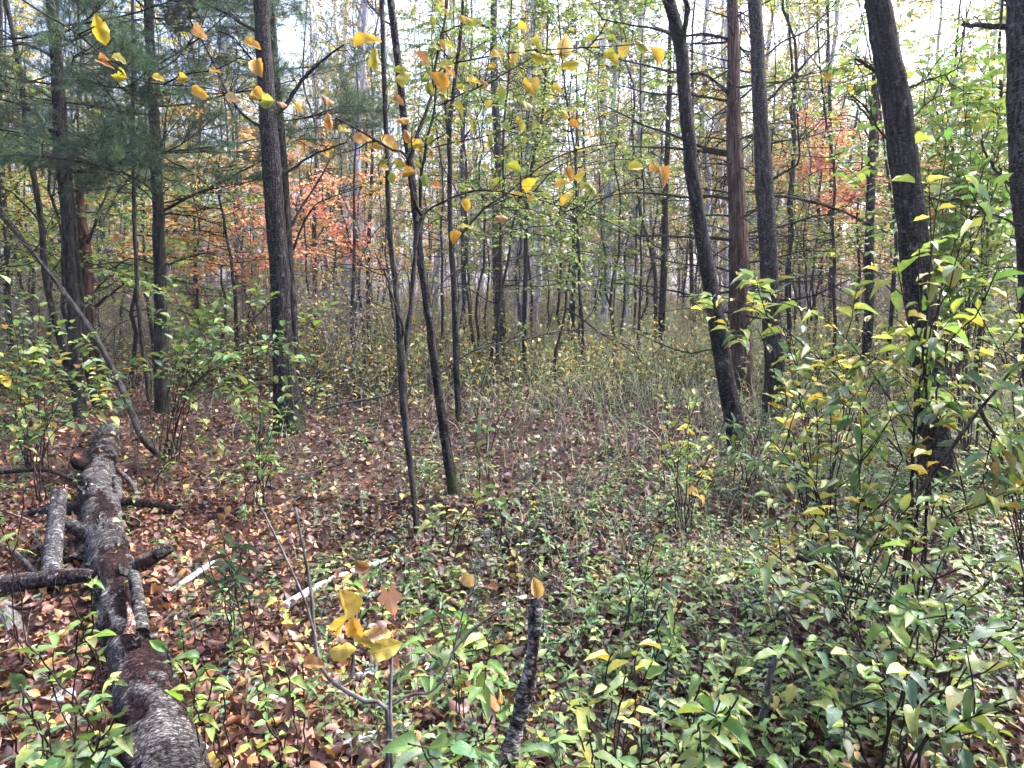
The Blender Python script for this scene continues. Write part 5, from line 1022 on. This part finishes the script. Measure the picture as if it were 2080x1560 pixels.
layered('I', [((913, 120), (860, 90)), ((925, 130), (1040, 70)), ((915, 190), (850, 160)), ((915, 190), (1010, 150)), ((913, 230), (990, 210)), ((930, 80), (960, 20)), ((912, 270), (860, 240)), ((925, 100), (870, 40))], GREEN+BRIGHT[2:3]+YG[2:3], .07)
layered('K', [((1090, 300), (1160, 180)), ((1100, 240), (1210, 150)), ((1095, 250), (1040, 160)), ((1110, 150), (1190, 60)), ((1112, 160), (1050, 90)), ((1110, 190), (1260, 260)), ((1085, 330), (1180, 330)), ((1110, 120), (1240, 100)), ((1112, 80), (1170, 10))], GREEN+BRIGHT[2:3], .07)
layered('I', [((915, 420), (1030, 420)), ((986, 424), (1110, 400)), ((1026, 400), (1230, 440)), ((1000, 420), (1160, 460)), ((1100, 410), (1330, 500)), ((915, 450), (860, 470))], BRIGHT+GREEN+YG, .065, 8, 8)
layered('L', [((1352, 380), (1250, 420)), ((1352, 330), (1270, 300)), ((1350, 450), (1250, 480)), ((1352, 300), (1420, 260))], BRIGHT+YG, .08)
layered('E', [((322, 430), (480, 390)), ((322, 400), (420, 350)), ((320, 300), (420, 200))], BRIGHT+YG[:1], .09, 7, 7)

# ------------------------------------------------------------------ leaf litter
def green_w(px, py):
    """how much low greenery grows where"""
    base = np.clip((px-420)/560, .16, 1)*np.clip((py-700)/420, .35, 1)
    base *= 1-.8*np.exp(-((px-1080)/420)**2-((py-920)/200)**2)
    return np.clip(base*(1-.75*np.exp(-((px-560)/330)**2-((py-980)/170)**2)), .05, 1)
def ground_samples(n, d0, d1, power=0., margin=1.35):
    d = (d0**(power+1)+rng.random(n)*(d1**(power+1)-d0**(power+1)))**(1/(power+1)); x = rng.uniform(-1, 1, n)*(d*.692*margin+.4)
    y = d; return np.c_[x, y, gz(x, y)]
def clear_log(P):
    q = LOGPATH[::6]; rr = rad[::6]; k = np.ones(len(P), bool)
    for c, r_ in zip(q, rr): k &= ((P[:, 0]-c[0])**2+(P[:, 1]-c[1])**2) > (r_*.8)**2
    return k
def lit_frames(n, tilt=.45):
    a = rng.uniform(0, 2*np.pi, n); D = np.c_[np.cos(a), np.sin(a), rng.normal(0, tilt*.6, n)]; Nn = np.c_[rng.normal(0, tilt, (n, 2)), np.where(rng.random(n) < .8, 1., -1.)]
    return D, Nn
T_L = [leaf_t(3, 'ovate', .25, .35), leaf_t(3, 'round', -.2, .3), leaf_t(3, 'ellip', .35, -.4), leaf_t(3, 'ovate', -.25, -.4)]
T_LM = [leaf_t(5, 'ovate', .25, .4), leaf_t(5, 'round', .2, .45), leaf_t(5, 'ellip', -.35, -.4), maple_t(.5, .3), maple_t(-.5, -.3), leaf_t(5, 'ovate', .5, .6)]
g = Geo()
for n, d0, d1, pw, sz, lift in [(42000, 1.1, 5.0, .6, .034, .042), (48000, 4.2, 12, .7, .042, .04), (24000, 11, 26, .6, .075, .04)]:
    P = ground_samples(n, d0, d1, pw); P = P[clear_log(P)]; n = len(P); P[:, 2] += rng.random(n)*lift+.002; D, Nn = lit_frames(n, .75)
    L_ = np.minimum(sz*rng.lognormal(0, .4, n), sz*1.9); C = pal(LITTER, n, .3, LITTER_W)
    pt = np.sin(2.1*P[:, 0]+1.7*np.sin(1.3*P[:, 1]))*np.sin(1.9*P[:, 1]+np.sin(2.7*P[:, 0]))+.5*np.sin(5.3*P[:, 0]+2*np.sin(4*P[:, 1]))*np.sin(4.7*P[:, 1]); C = C*np.clip(.82+.42*pt, .35, 1.4)[:, None]
    red = np.clip(1-(P[:, 0]+1.2*P[:, 1]*.35+.2)/1.2, 0, 1)[:, None]*.5; C = C*(1-red)+C*np.array([1.35, .85, .6])*red
    k = rng.integers(4, size=n)
    for q in range(4): m = k == q; leaves(g, P[m], D[m], Nn[m], L_[m], L_[m]*rng.uniform(.5, .85, m.sum()), C[m], T_L[q] if d0 < 4 else T_LOW)
g.build('leaf_litter', M_LIT, floor, origin=(0, 0, 0), kind='stuff')
# the 300 that show largest are pieces of their own
px = rng.uniform(20, 2060, 900); py = 800+(1555-800)*rng.random(900)**.7; P = np.array([gp(a, b)[0] for a, b in zip(px[:420], py[:420])]); P = P[clear_log(P)][:300]
n = len(P); P[:, 2] += rng.uniform(.012, .03, n); D, Nn = lit_frames(n, .35); Nn[:, 2] = np.abs(Nn[:, 2]); L_ = rng.uniform(.035, .075, n)
leaf_objs(floor, P, D, Nn, L_, L_*rng.uniform(.6, .95, n), pal(LITTER[1:7]+YEL[:2]+ORG, n, .25, [1, .6, 1.2, 1.4, 1.3, .7, 1, .8, .9, .8, .7]), M_LITN, T_LM, 'fallen_leaf')
# leaves lying on the log
lp = []
for j in sorted(rng.choice(np.arange(30, 180), 9, replace=False)): lp.append(LOGPATH[j]+np.array([rng.normal(0, rad[j]*.35), 0, rad[j]*1.0+.008]))
lp = np.array(lp); D, Nn = lit_frames(len(lp), .25); Nn[:, 2] = 1; L_ = rng.uniform(.03, .055, len(lp))
for q in range(len(lp)):
    r_ = thing('fallen_leaf', f'dry leaf lying on the fallen log, {ordinal(q)}from its near end', 'leaf', lp[q], 'leaves on the log'); leaf_objs(r_, lp[q:q+1], D[q:q+1], Nn[q:q+1], L_[q:q+1], L_[q:q+1]*.7, pal([(.38, .28, .16), (.36, .2, .09), (.4, .3, .2)], 1), M_LITN, T_LM[:3], 'blade')
# twigs and needles on the ground
g = Geo()
P = ground_samples(2600, 1.1, 12, .5); P[:, 2] += .02; a = rng.uniform(0, 6.28, len(P)); D = np.c_[np.cos(a), np.sin(a), rng.normal(.05, .1, len(P))]
W_ = walk(P, D, rng.lognormal(-1.9, .55, len(P)), 4, .12, 0); tubes(g, W_, taper(len(P), 4, rng.uniform(.001, .0035, len(P))), 3)
g.build('twig_litter', M_STICK, floor, origin=(0, 0, 0), kind='stuff')
g = Geo(); P = ground_samples(24000, 1.1, 5.5, .5); n = len(P); a = rng.uniform(0, 6.28, n); d = np.c_[np.cos(a), np.sin(a), rng.normal(0, .2, n)]; P[:, 2] += rng.random(n)*.03; s = np.c_[-np.sin(a), np.cos(a), 0*a]*.0011
g.add(np.stack([P-s, P+s, P+d*.09], 1), None, np.arange(n*3).reshape(-1, 3), np.repeat(pal([(.16, .07, .03), (.22, .11, .05), (.10, .05, .03)], n, .2), 3, 0)); g.build('needle_litter', M_GRASS, floor, origin=(0, 0, 0), kind='stuff')

# ------------------------------------------------------------------ seedlings and herbs
def herb(b, h, nl, leaf, cols, ratio, T, kind):
    """stem path and leaves of one small plant"""
    st = walk(b[None], np.array([[rng.normal(0, .22), rng.normal(0, .22), 1.]]), h, 5, .1, 0)
    t = np.repeat(np.linspace(.35, 1, max(2, nl//2)), 2)[:nl]; p, Tn_ = sample(st, np.zeros(len(t), int), t)
    a0 = rng.uniform(0, 6.28); a = a0+np.arange(len(t))*np.pi+(np.arange(len(t))//2)*1.57+rng.normal(0, .3, len(t)); D = np.c_[np.cos(a), np.sin(a), rng.normal(.12, .28, len(t))]
    Nn = np.c_[rng.normal(0, .3, (len(t), 2)), np.ones(len(t))]; L_ = leaf*rng.uniform(.6, 1.15, len(t))
    return st, p, D, Nn, L_, L_*ratio, pal(cols, 1, .2)[0]*rng.lognormal(0, .12, (len(t), 1))
KINDS = [(BLUEG+GREEN, .48, .05, 8, (.10, .24)), (BRIGHT[2:3]+GREEN[:2]+BRIGHT[:1], .5, .055, 7, (.10, .26)), ([(.06, .11, .065), (.085, .14, .085)], .3, .05, 12, (.12, .3)), (YG+BRIGHT[3:], .55, .05, 7, (.1, .3)), (BLUEG[:2]+GREEN[3:], .6, .042, 6, (.05, .14))]
KW = [.3, .25, .15, .1, .2]
def pick_herbs(n, d0, d1, pw):
    P = ground_samples(n*3, d0, d1, pw, 1.2); x, y, d = proj(P); cl = .5+.5*np.sin(3.1*P[:, 0]+1.3*np.sin(2.2*P[:, 1]))*np.sin(2.7*P[:, 1]+.8)
    k = rng.random(len(P)) < green_w(x, y)*(.35+.65*cl); P = P[k & clear_log(P)]; return P[:n]
kname = ['blue-green', 'fresh green', 'narrow-leaved', 'yellow-green', 'tiny-leaved']
SEED = []
P = pick_herbs(290, 1.45, 3.6, .3); P = P[np.argsort(P[:, 1])]
for q, b in enumerate(P):
    k = int(rng.choice(5, p=KW)); c, ra, lf, nl, hh = KINDS[k]; st, p, D, Nn, L_, W_, C = herb(b, rng.uniform(*hh), nl, lf, c, ra, None, k)
    hgt = st[0][-1][2]-b[2]; root = thing('seedling', '', 'seedling', b, 'seedlings on the forest floor'); SEED.append((root, ('short ' if hgt < .15 else 'tall ' if hgt > .23 else '')+kname[k], b)); g = Geo(); tubes(g, st, taper(1, 5, .0016, .0008), 4); g.build('stem', M_TWIG, root)
    leaf_objs(root, p, D, Nn, L_, W_, C)
# each says which one it is by the thing that it stands nearest to
MARKS = [(gp(x, y)[0], t) for x, y, t in [(1040, 1530, 'standing stick'), (788, 1500, 'bare withered shrub'), (735, 1520, 'largest bark scrap'), (640, 1195, 'long white stick'), (385, 1175, 'short white stick'), (300, 1440, 'near end of the log'), (240, 1200, 'middle of the log'), (200, 960, 'far part of the log'),
    (846, 1092, 'forked young tree'), (922, 1008, 'leaning slim trunk'), (1395, 1070, 'bright yellow-green sapling'), (440, 1200, 'dark feathery herb'), (475, 1322, 'brown broken stick'), (480, 1462, 'half-buried stick'), (855, 1345, 'narrow bark strip'), (1345, 1330, 'star-leaved seedling'), (1330, 1230, 'narrow dark seedling'),
    (1552, 1450, 'curved pale stick'), (1500, 1440, 'twig jumble stick'), (1750, 1150, 'blackish low branch'), (1880, 1500, 'corner shrub stems'), (1760, 1300, 'blue-green shrub stems'), (1905, 1010, 'thickest trunk'), (1600, 1100, 'blotched-leaf shrub'), (1100, 950, 'propped dark twig'), (1100, 1300, 'tallest leafy seedling'), (1250, 1450, 'pale spreading seedling'), (1450, 1450, 'large-leaved hanging seedling'),
    (115, 1200, 'cut grey upright branch'), (60, 1190, 'level grey branch'), (900, 1180, 'dark resting twig'), (560, 980, 'pale curved twig'), (1200, 1130, 'open litter patch'), (1120, 1060, 'dark oval-leaved seedling'), (2050, 1250, 'edge of the corner shrub')]]
said = {}
for o, k, b in SEED:
    q = min(MARKS, key=lambda m: (m[0][0]-b[0])**2+(m[0][1]-b[1])**2); dx, dy = b[0]-q[0][0], b[1]-q[0][1]
    rel = ('behind' if dy > 0 else 'in front of') if abs(dy) > abs(dx) else ('right of' if dx > 0 else 'left of')
    said.setdefault(f'{k} seedling {rel} the {q[1]}', []).append((dx*dx+dy*dy, o))
for t, v in said.items():
    v.sort(key=lambda e: e[0])
    for i, (_, o) in enumerate(v): o['label'] = t if len(v) == 1 else f'{t}, {(ordinal(i).strip()+" ") if i else ""}closest'
gs, gl = Geo(), Geo()
def herbs_mass(P, scale=1., T=T_MID):
    ks = rng.choice(5, len(P), p=KW); S = []; A = [[] for _ in range(6)]
    for b, k in zip(P, ks):
        c, ra, lf, nl, hh = KINDS[k]; st, p, D, Nn, L_, W_, C = herb(b, rng.uniform(*hh)*scale, nl, lf*scale, c, ra, None, k); S.append(st[0])
        for a_, v in zip(A, (p, D, Nn, L_, W_, C)): a_.append(v)
    tubes(gs, np.array(S), taper(len(S), 5, .0016, .0008), 3); p, D, Nn, L_, W_, C = (np.concatenate(a_) for a_ in A); leaves(gl, p, D, Nn, L_, W_, C, T)
herbs_mass(pick_herbs(3000, 1.6, 6.5, .7), .8); herbs_mass(pick_herbs(4200, 5, 13, .7), 1.05, T_LOW)
gc = gl.build('seedling_ground_cover', M_FOL, origin=(0, 0, 0), kind='stuff', attr='luv'); gc['label'] = 'low green seedlings and herbs covering the forest floor'
gs.build('stems', M_TWIG, gc, kind='stuff')
# undergrowth farther off
gl, gs, gg = Geo(), Geo(), Geo()
P = np.vstack([ground_samples(5200, 10, 34, .6), ground_samples(2600, 8, 14, .6)]); x, y, d = proj(P); P = P[rng.random(len(P)) < np.clip((x-100)/500, .3, 1)*np.clip((d-8.5)/4, .06, 1)]
n = len(P); st = walk(P, np.c_[rng.normal(0, .25, (n, 2)), np.ones(n)], rng.uniform(.35, 1.25, n), 5, .14, 0); tubes(gs, st, taper(n, 5, .004, .0015), 3)
p, D, Nn = twig_leaves(st, 13, .15, 65, .1, .6); L_ = rng.uniform(.05, .11, len(p)); leaves(gl, p, D, Nn, L_, L_*.45, pal(PALE+GREEN[3:]+[(.26, .31, .15), (.22, .24, .13), (.14, .19, .1)]*2+YEL[:1]+BRN, len(p), .25), T_LOW)
u = gl.build('undergrowth', M_FAR, origin=(0, 0, 0), kind='stuff'); u['label'] = 'pale leafy undergrowth under the trees in the distance'; gs.build('stems', M_TWIG, u, kind='stuff')
P = np.vstack([ground_samples(24000, 9, 36, .5), ground_samples(4200, 3, 10, .6), np.c_[rng.uniform(1.6, 9, 14000), rng.uniform(13, 32, 14000), np.zeros(14000)]]); x, y, d = proj(P); P[:, 2] = gz(P[:, 0], P[:, 1])
P = P[rng.random(len(P)) < np.clip((x-700)/500, .12, 1)]; n = len(P); h = rng.uniform(.15, .6, n)*np.clip(P[:, 1]/10, .5, 1.7)
st = walk(P, np.c_[rng.normal(0, .3, (n, 2)), np.ones(n)], h, 4, .18, -.08); tubes(gg, st, taper(n, 4, .0035*np.clip(P[:, 1]/8, .4, 3), .0008), 3, col=pal([(.38, .42, .2), (.42, .4, .24), (.27, .36, .15), (.5, .46, .32)], n, .2)); go = gg.build('grass', M_GRASS, origin=(0, 0, 0), kind='stuff'); go['label'] = 'pale dry grass in the clearing'

name_rows([TREES['U%d' % k]['root'] for k in range(10)], 'bare thin brush stem')
for k in range(10): TREES['U%d' % k]['root']['group'] = 'thin stems in the brush'

# ------------------------------------------------------------------ the air
def make_haze(density):
    me = bpy.data.meshes.new('haze'); x0, x1, y0, y1, z0, z1 = -330, 330, -70, 430, -2.6, 24
    v = [(x, y, z) for z in (z0, z1) for y in (y0, y1) for x in (x0, x1)]
    me.from_pydata(v, [], [(0, 2, 3, 1), (4, 5, 7, 6), (0, 1, 5, 4), (2, 6, 7, 3), (0, 4, 6, 2), (1, 3, 7, 5)])
    m = bpy.data.materials.new('air'); m.use_nodes = True; N = m.node_tree.nodes; L = m.node_tree.links
    N.remove(N['Principled BSDF']); v_ = N.new('ShaderNodeVolumePrincipled'); v_.inputs['Color'].default_value = (.93, .93, 1, 1); v_.inputs['Density'].default_value = density
    v_.inputs['Anisotropy'].default_value = .3; L.new(v_.outputs[0], N['Material Output'].inputs['Volume']); me.materials.append(m)
    o = bpy.data.objects.new('haze', me); COL.objects.link(o); o['kind'] = 'stuff'; o['label'] = 'thin pale haze in the woodland air'
make_haze(.0010)
